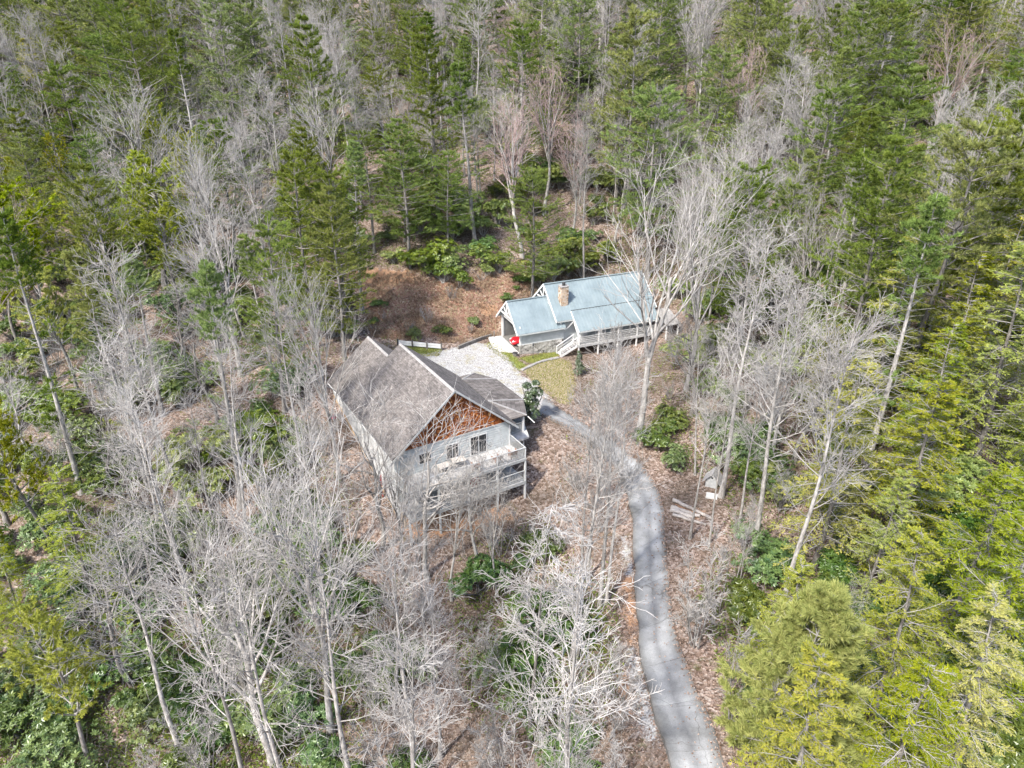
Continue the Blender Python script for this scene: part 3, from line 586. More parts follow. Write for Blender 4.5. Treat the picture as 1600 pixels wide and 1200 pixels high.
box("garage_floor", .4, 6.7, .55, 6.65, 2.5, 3.06, M['concrete'], CB); box("garage_back_wall", 6.55, 6.69, .56, 6.64, 3.06, 6.15, M['gar_in'], CB); slab("garage_back_gable", [(6.62, 1.0, 6.16), (6.62, 6.2, 6.16), (6.62, 3.6, 8.5)], .06, M['gar_in'], CB)
box("garage_lining", .9, 6.5, 6.5, 6.62, 3.07, 5.75, M['gar_in'], CB)
# main walls
lapped("front_wall", (6.75, .95, 2.6), (19.7, .95, 2.6), (0, 0, 1), 28, .15, .022, M['siding'], CB); lapped("rear_wall", (19.7, 7.9, 2.6), (6.75, 7.9, 2.6), (0, 0, 1), 28, .15, .022, M['siding'], CB)
lapped("end_wall", (6.75, 7.9, 2.6), (6.75, .97, 2.6), (0, 0, 1), 28, .15, .022, M['siding'], CB); lapped("end_wall", (19.7, .97, 2.6), (19.7, 7.9, 2.6), (0, 0, 1), 28, .15, .022, M['siding'], CB)
slab("end_gable", [(6.74, 1.1, 6.9), (6.74, 7.75, 6.9), (6.74, 4.41, 9.9)], .06, M['siding'], CB); slab("end_gable", [(19.72, 7.75, 6.9), (19.72, 1.1, 6.9), (19.72, 4.41, 9.9)], .06, M['siding'], CB)
for x0, x1, z0, z1, nm in ((9.4, 10.4, 3.7, 5.75, "door"), (11.6, 13.2, 4.4, 5.7, "window"), (15.2, 16.8, 4.4, 5.7, "window")):
    o = box(nm, x0, x1, .87, .96, z0, z1, M['white'], CB); n = 2 if nm == "window" else 1
    for i in range(n): wd = (x1 - x0 - .1) / n; box("pane", x0 + .05 + wd * i + .06, x0 + .05 + wd * (i + 1) - .06, .85, .88, z0 + (.1 if n == 2 else .9), z1 - .1, M['dark_glass'], o)
# chimney
ch = empty("chimney", parent=CB); v, f = [], []
for j in range(9):
    z = 7.6 + 3.0 * j / 8; k = .0 if j < 8 else .05
    for x, y in ((6.78, 1.75), (7.3, 1.73), (7.82, 1.75), (7.84, 2.2), (7.82, 2.65), (7.3, 2.67), (6.78, 2.65), (6.76, 2.2)): v.append((x + rng.uniform(-.035, .035), y + rng.uniform(-.035, .035), z))
for j in range(8):
    for i in range(8): f.append((j * 8 + i, j * 8 + (i + 1) % 8, j * 8 + 8 + (i + 1) % 8, j * 8 + 8 + i))
f.append(tuple(range(64, 72))); pydata("chimney_stack", v, f, M['chimney'], ch); box("chimney_crown", 6.72, 7.88, 1.69, 2.71, 10.57, 10.68, M['ridge'], ch)
cyl("flue", (7.3, 2.2, 10.68), (7.3, 2.2, 11.0), .20, .20, M['dark_metal'], ch, 12); cyl("flue_cap", (7.3, 2.2, 11.03), (7.3, 2.2, 11.12), .27, .16, M['dark_metal'], ch, 12)
# porch with rails, braces and stairs
pf = empty("porch", parent=CB); n = 60
for i in range(n): x = 7.9 + 11.9 * i / n; box("plank", x + .006, x + 11.9 / n - .006, -1.35, .9, 3.60, 3.65 + rng.uniform(-.004, .004), M['wood_grey'], pf)
box("rim_joist", 7.9, 19.8, -1.40, -1.353, 3.30, 3.64, M['rail'], pf)
for x in (8.05, 10.9, 13.8, 16.7, 19.65): box("post", x - .08, x + .08, -1.34, -1.18, bgz(x, -1.3) - .4, 5.42, M['white'], pf)
box("top_rail", 8.1, 19.7, -1.32, -1.20, 4.63, 4.68, M['rail'], pf); box("bottom_rail", 8.1, 19.7, -1.285, -1.235, 3.76, 3.81, M['rail'], pf)
for i in range(3): box("rail_board", 8.14, 19.6, -1.30, -1.27, 3.90 + .24 * i, 4.02 + .24 * i, M['rail'], pf)
beam("brace", (6.80, .55, 5.3), (6.0, .35, 6.5), .14, .14, M['white'], CB); beam("brace", (8.0, -1.25, 4.75), (8.0, .3, 6.2), .11, .11, M['white'], CB); beam("brace", (7.0, .85, 5.0), (7.9, .2, 6.4), .14, .14, M['white'], CB)
st = empty("stairs", parent=CB); zf = bgz(5.6, -.7)
for i in range(7):
    q = (i + .5) / 7; x = 5.55 + 2.25 * q; z = zf + (3.62 - zf) * (i + 1) / 7.4; box("step", x - .17, x + .17, -1.18, -.12, z - .045, z, M['wood_grey'], st)
for y in (-1.22, -.08):
    beam("stringer", (5.42, y, zf + .02), (7.86, y, 3.48), .05, .28, M['white'], st)
    beam("handrail", (5.40, y, zf + 1.05), (7.9, y, 4.70), .09, .06, M['white'], st); beam("mid_rail", (5.42, y, zf + .60), (7.9, y, 4.22), .04, .12, M['rail'], st)
    for q in (0.02, .97): x = 5.42 + 2.45 * q; z = zf + (3.55 - zf) * q; box("newel", x - .05, x + .05, y - .05, y + .05, z - .1, z + 1.12, M['white'], st)
# apron in front of the garage
ax, v = [(-2.4, 2.2), (.42, .55), (.42, 6.7), (-1.4, 6.9)], []
def sheet(name, pts, mat, lift, thick, parent=None):
    return slab(name, [(*p, hz(*p) + lift) for p in pts], thick, mat, parent)
zt = 3.10; v = [(*bw_(x, y), zt) for x, y in ax]; tag(slab("concrete_apron", v, .6, M['apron']), kind="structure")
# ------------------------------------------------------------------ small red car nosing out of the garage
X, Y = bw_(2.3, 3.0); car = tag(empty("red_car", (X, Y, 3.06), YAW2 + R(176)), "small rounded red car nosing out of the cabin's open garage", "car")
def loft(name, secs, mat, parent):                     # secs: (x, half-width, z-low, z-high)
    v, f, n = [], [], 12
    for x, hw_, z0, z1 in secs:
        for j in range(n):
            a = 2 * math.pi * j / n; c, s = math.cos(a), math.sin(a); c = math.copysign(abs(c) ** .6, c); s = math.copysign(abs(s) ** .6, s); v.append((x, hw_ * c, (z0 + z1) / 2 + (z1 - z0) / 2 * s))
    for i in range(len(secs) - 1):
        for j in range(n): f.append((i * n + j, i * n + (j + 1) % n, (i + 1) * n + (j + 1) % n, (i + 1) * n + j))
    f += [tuple(range(n))[::-1], tuple(range((len(secs) - 1) * n, len(secs) * n))]; return pydata(name, v, f, mat, parent, True)
loft("body", [(1.95, .45, .38, .62), (1.85, .68, .28, .82), (1.45, .80, .24, .98), (.7, .84, .22, 1.05), (-.6, .85, .22, 1.06), (-1.5, .80, .25, 1.0), (-1.85, .55, .35, .8)], M['red'], car)
cab = loft("cabin_roof", [(.75, .62, .95, 1.02), (.2, .66, .95, 1.42), (-.5, .66, .95, 1.48), (-1.2, .60, .95, 1.2), (-1.45, .5, .9, 1.0)], M['red'], car)
pydata("windscreen", [(.74, -.56, 1.06), (.74, .56, 1.06), (.24, .50, 1.43), (.24, -.50, 1.43)], [(0, 1, 2, 3)], M['dark_glass'], cab)
for y in (-.50, .50): cyl("headlight", (1.70, y, .74), (1.90, y, .70), .15, .12, M['white'], car, 12)
box("number_plate", 1.93, 1.985, -.24, .24, .40, .50, M['white'], car)
for x in (1.15, -1.2):
    for y in (-.80, .64):
        wl = cyl("wheel", (x, y, .30), (x, y + .16, .30), .30, .30, M['dark_metal'], car, 16); yy = y - .012 if y < 0 else y + .172
        cyl("hubcap", (x, yy, .30), (x, yy + .01, .30), .16, .16, M['white'], wl, 12)

# ------------------------------------------------------------------ yard things
def thing_at(name, px, py, label, cat, rz=0, group=None, dz=0):
    x, y = ground_at(px, py); return tag(empty(name, (x, y, hz(x, y) + dz), rz), label, cat, group)
# low white board fence behind the gravel
A, B = Vector((*ground_at(622, 541), 0)), Vector((*ground_at(690, 547), 0)); fx = tag(empty("board_fence", (A.x, A.y, 0)), "low white board fence along the grass behind the gravel yard", "fence"); D = B - A
for i in range(4):
    p = D * (i / 3); z = hz(A.x + p.x, A.y + p.y); box("post", p.x - .09, p.x + .09, p.y - .09, p.y + .09, z - .3, z + .98, M['bark_dark'] if i else M['dark_metal'], fx)
for i in range(3):
    for k, (z0, z1) in enumerate(((.22, .50), (.54, .82))):
        a = D * (i / 3) + D.normalized() * .1; b = D * ((i + 1) / 3) - D.normalized() * .1
        za, zb = hz(A.x + a.x, A.y + a.y) + (z0 + z1) / 2, hz(A.x + b.x, A.y + b.y) + (z0 + z1) / 2
        beam("board", (a.x, a.y, za), (b.x, b.y, zb), .05, z1 - z0, M['white'], fx)
A, B = Vector((*ground_at(716, 546), 0)), Vector((*ground_at(768, 527), 0)); D = B - A
fx = tag(empty("timber_edging", (A.x, A.y, 0)), "dark timber retaining edge at the foot of the bare bank", "retaining wall")
for k in range(2):
    for i in range(3):
        a = D * (i / 3) + D.normalized() * .02; b = D * ((i + 1) / 3) - D.normalized() * .02
        beam("timber", (a.x, a.y, hz(A.x + a.x, A.y + a.y) + .13 + .24 * k), (b.x, b.y, hz(A.x + b.x, A.y + b.y) + .13 + .24 * k), .24, .225, M['bark_dark'], fx)
def gatepost(px, py, h, label):
    x, y = ground_at(px, py); o = tag(empty("wooden_post", (x, y, hz(x, y))), label, "post", "wooden posts by the garage")
    cyl("shaft", (0, 0, -.3), (.02, 0, h), .09, .075, M['bark_dark'], o, 8); cyl("cap", (.02, 0, h), (.02, 0, h + .05), .10, .06, M['bark_dark'], o, 8)
gatepost(772, 529, 1.1, "wooden post at the end of the timber edge beside the garage")
x, y = bw_(1.6, -1.2); o = tag(empty("lamp_post", (x, y, hz(x, y))), "thin black lamp post in front of the garage's stone base", "lamp post")
cyl("pole", (0, 0, -.2), (0, 0, 1.75), .035, .03, M['dark_metal'], o, 8); box("lantern", -.09, .09, -.09, .09, 1.75, 2.0, M['dark_metal'], o); cyl("lantern_cap", (0, 0, 2.0), (0, 0, 2.12), .15, .02, M['dark_metal'], o, 8)
x, y = bw_(-.35, .0); o = tag(empty("barrel", (x, y, hz(x, y))), "squat dark barrel at the garage corner above the lawn", "barrel")
cyl("tub", (0, 0, -.05), (0, 0, .42), .26, .33, M['bark_dark'], o, 14); cyl("rim", (0, 0, .42), (0, 0, .47), .35, .35, M['dark_metal'], o, 14)
# grey stone edging from the stairs towards the gravel
pts = [ground_at(*p) for p in ((870, 560), (850, 564), (838, 568), (826, 574), (817, 578))]; s = smooth_line(pts, 15)
o = tag(empty("stone_edging", (s[0][0], s[0][1], 0)), "row of flat grey edging stones between lawn and stair foot", "edging")
for i, (x, y) in enumerate(s):
    d = s[min(i + 1, 14)] - s[max(i - 1, 0)]; a = math.atan2(d[1], d[0]); z = hz(x, y); w_ = rng.uniform(.24, .34); dd = rng.uniform(.16, .24); v = []
    for t_, zz in ((1, -.1), (1, .10), (.8, .16)):
        for c, e in ((-1, -1), (1, -1), (1, 1), (-1, 1)):
            q, r_ = c * w_ * t_ * rng.uniform(.9, 1.05), e * dd * t_ * rng.uniform(.9, 1.05); v.append((x - s[0][0] + q * math.cos(a) - r_ * math.sin(a), y - s[0][1] + q * math.sin(a) + r_ * math.cos(a), z + zz))
    pydata("edging_stone", v, [(8, 9, 10, 11)] + [(k * 4 + j, k * 4 + (j + 1) % 4, k * 4 + 4 + (j + 1) % 4, k * 4 + 4 + j) for k in range(2) for j in range(4)], M['ridge'], o)
# satellite dish on the bank behind the cabin
o = thing_at("satellite_dish", 827, 428, "small pale round satellite dish on a pole up the bank", "satellite dish", R(20)); cyl("pole", (0, 0, -.3), (0, 0, 1.5), .05, .05, M['siding'], o, 8)
v = [(0, -.10, 1.65)]; f = []
for k, (r_, dy) in enumerate(((.25, -.12), (.48, -.20))):
    for j in range(16): a = 2 * math.pi * j / 16; v.append((r_ * math.cos(a), dy, 1.65 + r_ * math.sin(a)))
f = [(0, 1 + j, 1 + (j + 1) % 16) for j in range(16)] + [(1 + j, 17 + j, 17 + (j + 1) % 16, 1 + (j + 1) % 16) for j in range(16)]
pydata("dish", v, f, M['siding'], o, True); beam("feed_arm", (0, -.1, 1.3), (0, -.62, 1.55), .03, .03, M['dark_metal'], o); box("receiver", -.05, .05, -.70, -.60, 1.53, 1.65, M['dark_metal'], o)
# little roofed well house right of the drive, concrete cover, stacked logs
o = thing_at("well_house", 1113, 757, "tiny white well house with steep dark grey roof right of the drive", "shed", R(-28))
box("wall", -.55, .55, -.50, .50, -.2, .75, M['rail'], o); slab("gable", [(-.53, -.505, .76), (.53, -.505, .76), (0, -.505, 1.45)], .04, M['rail'], o)
for s in (-1, 1): slab("roof", [(s * .85, -.75, .55), (s * .85, .75, .55), (0, .75, 1.58), (0, -.75, 1.58)], .06, M['ridge'], o)
box("vent", -.10, .10, -.53, -.505, .95, 1.12, M['dark_metal'], o)
o = thing_at("well_cover", 1112, 776, "flat white concrete cover on the ground below the well house", "well cover", R(-20)); box("cover_slab", -.5, .5, -.36, .36, -.1, .16, M['apron'], o); box("lid", -.2, .2, -.16, .16, .16, .21, M['apron'], o)
def fallen_log(pa, pb, r0, r1, label, lift=0, group="pale logs beside the drive", mat='log'):
    a = Vector((*ground_at(*pa), 0)); b = Vector((*ground_at(*pb), 0)); a.z = hz(a.x, a.y) + r0 + lift; b.z = hz(b.x, b.y) + r1 + lift
    o = tag(empty("log", a), label, "log", group); d = b - a; n, k = 10, 9; v, f = [], []; s = d.orthogonal().normalized(); t = d.normalized().cross(s)
    for i in range(k):
        r = r0 + (r1 - r0) * i / (k - 1); off = Vector(rng.normal(0, .025, 3))
        for j in range(n): an = 2 * math.pi * j / n; v.append(d * (i / (k - 1)) + off + (s * math.cos(an) + t * math.sin(an)) * r * rng.uniform(.9, 1.08))
    f = [(i * n + j, i * n + (j + 1) % n, (i + 1) * n + (j + 1) % n, (i + 1) * n + j) for i in range(k - 1) for j in range(n)]
    pydata("trunk", v, f, M[mat], o, True)
    for e, r, sgn in ((Vector(v[0]), r0, -1), (Vector(v[-1]), r1, 1)):
        c = Vector((0, 0, 0)) if sgn < 0 else d; cyl("cut_end", c + d.normalized() * sgn * .0, c + d.normalized() * sgn * .02, r * .86, r * .84, M['beige'], o, 10)
M['log'] = surf("peeling_pale_log", [(.3, (.17, .135, .115)), (.45, (.36, .32, .29)), (.7, (.52, .49, .46))], 3, .9, 5, .3, .1, (1, 1, 1))
fallen_log((1052, 783), (1112, 812), .19, .13, "longest pale log, topmost of the pile beside the drive"); fallen_log((1049, 795), (1093, 809), .21, .17, "thick pale log, second from the top of the pile beside the drive")
fallen_log((1048, 799), (1084, 812), .22, .18, "thick white log, third from the top of the pile beside the drive"); fallen_log((1051, 806), (1102, 821), .15, .11, "thin grey log, lowest of the pile beside the drive")
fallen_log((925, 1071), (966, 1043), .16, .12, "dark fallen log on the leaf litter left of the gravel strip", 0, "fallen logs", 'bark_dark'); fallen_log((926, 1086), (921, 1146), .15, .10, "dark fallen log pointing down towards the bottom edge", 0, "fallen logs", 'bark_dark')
fallen_log((548, 655), (580, 700), .10, .07, "thin fallen pole lying along the left side of the grey house", 0, "fallen poles") if False else None
# pink blossom by the rear corner of the grey house
# ------------------------------------------------------------------ plant generators (all branches of a level at once)
def unit(v): return v / (np.linalg.norm(v, axis=-1, keepdims=True) + 1e-9)
def perp(d):
    ref = np.where(np.abs(d[..., 2:3]) > .9, np.array([1., 0, 0]), np.array([0, 0, 1.])); a = unit(np.cross(d, ref)); return a, np.cross(d, a)
class Wood:
    def __init__(s): s.V, s.Q, s.n = [], [], 0
    def add(s, P, Rr, S):
        N, K, _ = P.shape; a, b = perp(unit(P[:, -1] - P[:, 0])); an = np.arange(S) * 2 * np.pi / S
        ring = np.cos(an)[None, :, None] * a[:, None] + np.sin(an)[None, :, None] * b[:, None]
        V = P[:, :, None] + Rr[:, :, None, None] * ring[:, None]
        i = s.n + np.arange(N * K * S).reshape(N, K, S); j = np.roll(i, -1, 2)
        s.Q.append(np.stack([i[:, :-1], j[:, :-1], j[:, 1:], i[:, 1:]], -1).reshape(-1, 4)); s.V.append(V.reshape(-1, 3)); s.n += N * K * S
    def mesh(s, name, mat): return mesh_np(name, np.concatenate(s.V), np.concatenate(s.Q), None, mat, True)
def grow(st, d, L, K, wob, up, g, updec=1.0):
    P = np.empty((len(st), K, 3)); P[:, 0] = st; d = unit(d); step = (L / (K - 1))[:, None]
    for k in range(1, K):
        d = unit(d + g.normal(0, wob, d.shape) + np.array([0, 0, up])); P[:, k] = P[:, k - 1] + d * step; up *= updec
    return P
def spawn(P, Rr, n, t0, t1, ang, angsd, g, az=None):
    N, K, _ = P.shape; t = t0 + (t1 - t0) * (np.arange(n)[None] + g.random((N, n))) / n; f = np.clip(t * (K - 1), 0, K - 1.001); i = f.astype(int); w = (f - i)[..., None]; ar = np.arange(N)[:, None]
    pos = P[ar, i] * (1 - w) + P[ar, i + 1] * w; tan = unit(P[ar, i + 1] - P[ar, i]); r = Rr[ar, i] * (1 - w[..., 0]) + Rr[ar, i + 1] * w[..., 0]
    a, b = perp(tan); azv = g.uniform(0, 2 * np.pi, (N, n)) if az is None else az(N, n); an = g.normal(ang, angsd, (N, n))
    d = np.cos(an)[..., None] * tan + np.sin(an)[..., None] * (np.cos(azv)[..., None] * a + np.sin(azv)[..., None] * b)
    return pos.reshape(-1, 3), d.reshape(-1, 3), r.ravel(), t.ravel()
def taper(r0, K, tip): return r0[:, None] * (1 - (1 - tip) * np.linspace(0, 1, K)[None])
def trunk_line(h, lean, wob, K, g):
    P = np.zeros((1, K, 3)); z = np.linspace(0, 1, K); ph = g.uniform(0, 6.28, 4)
    P[0, :, 2] = z * h; P[0, :, 0] = lean * z * h + wob * (np.sin(z * 4 + ph[0]) - np.sin(ph[0])) + wob * .4 * (np.sin(z * 11 + ph[1]) - np.sin(ph[1]))
    P[0, :, 1] = wob * (np.sin(z * 4.6 + ph[2]) - np.sin(ph[2])) + wob * .4 * (np.sin(z * 9 + ph[3]) - np.sin(ph[3])); return P
def flare(Rr): Rr = Rr.copy(); Rr[:, 0] *= 1.45; return Rr
TWIG = .0145
def bare(seed, form, h=20):
    """leafless tree: trunk with main limbs, and a crown of finer branches down to twigs"""
    g = np.random.default_rng(seed); T, C = Wood(), Wood()
    if form == 'vase':                                 # several steep stems from a low fork, brush-like crown
        r = .022 * h * .55; P = trunk_line(h * .62, 0, .25, 9, g); Rr = flare(taper(np.array([r]), 9, .45)); T.add(P, Rr, 8)
        p, d, r1, t = spawn(P, Rr, 9, .42, 1, .42, .10, g); L = h * g.uniform(.40, .58, len(p)) * (1.05 - .35 * t); P1 = grow(p, d, L, 8, .07, .10, g); R1 = taper(np.minimum(r1 * .66, .15), 8, .22); T.add(P1, R1, 5)
        p, d, r2, t = spawn(P1, R1, 8, .25, .98, .55, .14, g); L = h * .24 * g.uniform(.6, 1.2, len(p)) * (1.15 - .6 * t); n3, n4, up = 4, 2, .09
    elif form == 'oak':                                # short crooked trunk, wide crooked limbs
        r = .024 * h * .55; P = trunk_line(h * .66, g.uniform(-.05, .05), .40, 10, g); Rr = flare(taper(np.array([r]), 10, .30)); T.add(P, Rr, 8)
        p, d, r1, t = spawn(P, Rr, 10, .38, 1, .85, .20, g); L = h * g.uniform(.30, .52, len(p)) * (1.15 - .55 * t); P1 = grow(p, d, L, 9, .22, .09, g); R1 = taper(np.minimum(r1 * .66, .15), 9, .22); T.add(P1, R1, 5)
        p, d, r2, t = spawn(P1, R1, 8, .22, .98, .80, .22, g); L = h * .20 * g.uniform(.6, 1.3, len(p)) * (1.2 - .6 * t); n3, n4, up = 4, 1, .05
    elif form == 'pole':                               # slender straight stem, short side branches above the middle
        r = .0150 * h * .62; P = trunk_line(h * .97, 0, .16, 12, g); Rr = flare(taper(np.array([r]), 12, .12)); T.add(P, Rr, 7)
        p, d, r1, t = spawn(P, Rr, 30, .42, .99, .95, .20, g); L = h * .22 * g.uniform(.5, 1.15, len(p)) * (1.35 - t); P1 = grow(p, d, L, 6, .10, .10, g); R1 = taper(np.minimum(r1 * .45, .045), 6, .2); C.add(P1, R1, 4)
        p, d, r2, t = spawn(P1, R1, 6, .25, .98, .65, .15, g); L = h * .065 * g.uniform(.6, 1.3, len(p)); n3, n4, up = 4, 1, .06
    elif form == 'feather':                            # straight stem clothed to the ground in fine drooping branches
        r = .011 * h * .62; P = trunk_line(h, 0, .12, 12, g); Rr = flare(taper(np.array([r]), 12, .10)); T.add(P, Rr, 7)
        p, d, r1, t = spawn(P, Rr, 46, .10, .99, 1.25, .18, g); L = h * .27 * g.uniform(.55, 1.1, len(p)) * (1.12 - .9 * t); P1 = grow(p, d, L, 7, .08, -.04, g); R1 = taper(np.minimum(r1 * .32, .032), 7, .3); C.add(P1, R1, 4)
        p, d, r2, t = spawn(P1, R1, 8, .2, .98, .75, .15, g); L = h * .05 * g.uniform(.6, 1.3, len(p)); n3, n4, up = 3, 1, -.02
    else:                                              # 'clump': several thin stems from one stool
        n0 = 6; an = g.uniform(0, 6.28, n0); P = np.zeros((n0, 3)); P[:, 0] = .25 * np.cos(an); P[:, 1] = .25 * np.sin(an)
        d = np.stack([.34 * np.cos(an), .34 * np.sin(an), np.ones(n0)], -1) + g.normal(0, .08, (n0, 3)); P1 = grow(P, d, h * g.uniform(.7, 1.0, n0), 9, .05, .05, g); R1 = taper(np.full(n0, .0075 * h), 9, .15); T.add(P1, R1, 5)
        p, d, r1, t = spawn(P1, R1, 12, .25, .98, .62, .16, g); L = h * .20 * g.uniform(.5, 1.1, len(p)) * (1.3 - .6 * t); P1 = grow(p, d, L, 5, .12, .06, g); R1 = taper(np.minimum(r1 * .5, .03), 5, .3); C.add(P1, R1, 4)
        p, d, r2, t = spawn(P1, R1, 6, .2, .98, .6, .16, g); L = h * .07 * g.uniform(.6, 1.2, len(p)); n3, n4, up = 3, 0, .03
    tw = TWIG
    P2 = grow(p, d, L, 5, .13, up, g); R2 = taper(np.maximum(np.minimum(r2 * .6, .062), tw * 1.6), 5, .4); C.add(P2, R2, 4 if form in ('vase', 'oak') else 3)
    p, d, r3, t = spawn(P2, R2, n3, .2, 1, .62, .18, g); L = np.repeat(L, n3) * g.uniform(.32, .62, len(p)); P3 = grow(p, d, L, 4, .14, up, g); R3 = taper(np.maximum(np.minimum(r3 * .6, .027), tw), 4, .6); C.add(P3, R3, 3)
    if n4:
        p, d, r4, t = spawn(P3, R3, n4, .25, 1, .6, .2, g); L = np.repeat(L, n4) * g.uniform(.35, .7, len(p)); P4 = grow(p, d, L, 2, .1, up, g); R4 = taper(np.full(len(p), tw * .85), 2, .55); C.add(P4, R4, 3)
    return T, C
def blades(c, d, ln, wd, g, quad=False, flat=None):
    """leaf-sized faces: narrow triangles (needle tufts) or four-cornered leaves"""
    n = len(c); d = unit(d); a = unit(np.cross(d, g.normal(size=(n, 3)) if flat is None else flat)); a = a * np.asarray(wd).reshape(-1, 1); e = d * np.asarray(ln).reshape(-1, 1)
    if not quad: return np.stack([c - a * .5, c + a * .5, c + e], 1)
    nn = np.cross(e, a) * .6
    return np.stack([c, c + e * .5 - a * .5 + nn, c + e, c + e * .5 + a * .5 + nn], 1)
class Leaves:
    def __init__(s): s.t, s.q, s.tt, s.tq = [], [], [], []
    def add(s, arr, tone):
        (s.t if arr.shape[1] == 3 else s.q).append(arr); (s.tt if arr.shape[1] == 3 else s.tq).append(np.repeat(tone, arr.shape[1]))
    def mesh(s, name, mat):
        V, T, tr, qd, n = [], [], None, None, 0
        if s.t: a = np.concatenate(s.t); V.append(a.reshape(-1, 3)); T += s.tt; tr = np.arange(len(a) * 3).reshape(-1, 3); n = len(a) * 3
        if s.q: a = np.concatenate(s.q); V.append(a.reshape(-1, 3)); T += s.tq; qd = n + np.arange(len(a) * 4).reshape(-1, 4)
        return mesh_np(name, np.concatenate(V), qd, tr, mat, False, np.clip(np.concatenate(T), 0, 1))
def tufts(Lf, c, axis_, n, ln, wd, spread_, g, tone):
    k = len(c); d = np.repeat(unit(axis_), n, 0) + g.normal(0, spread_, (k * n, 3)); Lf.add(blades(np.repeat(c, n, 0), d, ln * g.uniform(.7, 1.2, k * n), wd, g, False, np.array([-.25, -.35, 1.]) + g.normal(0, .55, (k * n, 3))), np.repeat(tone, n) + g.normal(0, .06, k * n))
def white_pine(seed, h=23, base=.22, dens=1.0, wid=.24, half_bare=False):
    """tall pine: layered whorls of level branches carrying soft needle tufts"""
    g = np.random.default_rng(seed); T, C, Lf = Wood(), Wood(), Leaves(); P = trunk_line(h, 0, .12, 14, g); Rr = flare(taper(np.array([.0125 * h]), 14, .08)); T.add(P, Rr, 8)
    zs = np.arange(base, .985, .046 if not half_bare else .028) + 0; zs = zs + g.normal(0, .006, len(zs)); pos, dr, L, dead = [], [], [], []
    for z in zs:
        k = g.integers(4, 7); a0 = g.uniform(0, 6.28); u = (z - base) / (1 - base)
        for j in range(k):
            a = a0 + 6.283 * j / k + g.normal(0, .25); prof = max(0, 1 - u) ** .62 * (.55 + .45 * min(1, max(u, 0) / .25)); l = h * wid * prof * g.uniform(.45, 1.2) + .35
            pos.append((0, 0, z * h)); dr.append((math.cos(a), math.sin(a), .10 + .35 * u + g.normal(0, .06))); L.append(l); L[-1] *= .35 if g.random() < .14 else 1; dead.append(half_bare and z < .72 and g.random() < .85)
    pos, dr, L, dead = np.array(pos), np.array(dr), np.array(L), np.array(dead); L[dead] *= .6
    zi = pos[:, 2] / h * 13; i0 = np.clip(zi.astype(int), 0, 12); pos = P[0, i0] + (P[0, i0 + 1] - P[0, i0]) * (zi - i0)[:, None]
    P1 = grow(pos, dr, L, 6, .05, .025, g); R1 = taper(.010 + .010 * L, 6, .25); C.add(P1, R1, 4)
    live = ~dead; P1, R1, L1 = P1[live], R1[live], L[live]
    n2 = 11; p, d, r2, t = spawn(P1, R1, n2, .24, 1.0, .75, .2, g, lambda N, n: np.where(g.random((N, n)) < .5, 0, np.pi) + g.normal(0, .45, (N, n)))
    d[:, 2] = d[:, 2] * .5 + .12; L2 = np.repeat(L1, n2) * .34 * g.uniform(.5, 1.2, len(p)) * (1.15 - .6 * t) + .18; P2 = grow(p, d, L2, 3, .10, .05, g); C.add(P2, taper(np.full(len(p), .011), 3, .5), 3)
    n3 = max(2, int(6 * dens)); c, ax, _, tt = spawn(P2, np.ones(P2.shape[:2]), n3, .25, 1.05, .5, .2, g); ax[:, 2] += .35
    tufts(Lf, c, ax, 8, .36, .055, .45, g, np.clip(g.normal(.5, .22, len(c)), 0, 1))
    return T, C, Lf
def pitch_pine(seed, h=17):
    """pine with a broad domed crown of dense bright clumps on crooked limbs"""
    g = np.random.default_rng(seed); T, C, Lf = Wood(), Wood(), Leaves(); P = trunk_line(h * .9, g.uniform(-.05, .05), .3, 12, g); Rr = flare(taper(np.array([.014 * h]), 12, .2)); T.add(P, Rr, 8)
    p, d, r1, t = spawn(P, Rr, 40, .42, 1, 1.05, .22, g); L = h * .28 * g.uniform(.5, 1.1, len(p)) * (1.25 - .65 * t); P1 = grow(p, d, L, 7, .15, .10, g); R1 = taper(np.minimum(r1 * .5, .08), 7, .25); C.add(P1, R1, 5)
    p, d, r2, t = spawn(P1, R1, 8, .35, 1, .7, .2, g); L2 = np.repeat(L, 8) * .36 * g.uniform(.5, 1.1, len(p)); P2 = grow(p, d, L2, 4, .14, .14, g); C.add(P2, taper(np.maximum(r2 * .5, .014), 4, .5), 3)
    c, ax, _, tt = spawn(P2, np.ones(P2.shape[:2]), 9, .35, 1.02, .5, .25, g); ax[:, 2] += .5
    tufts(Lf, c, ax, 10, .30, .055, .60, g, np.clip(g.normal(.55, .22, len(c)), 0, 1)); return T, C, Lf
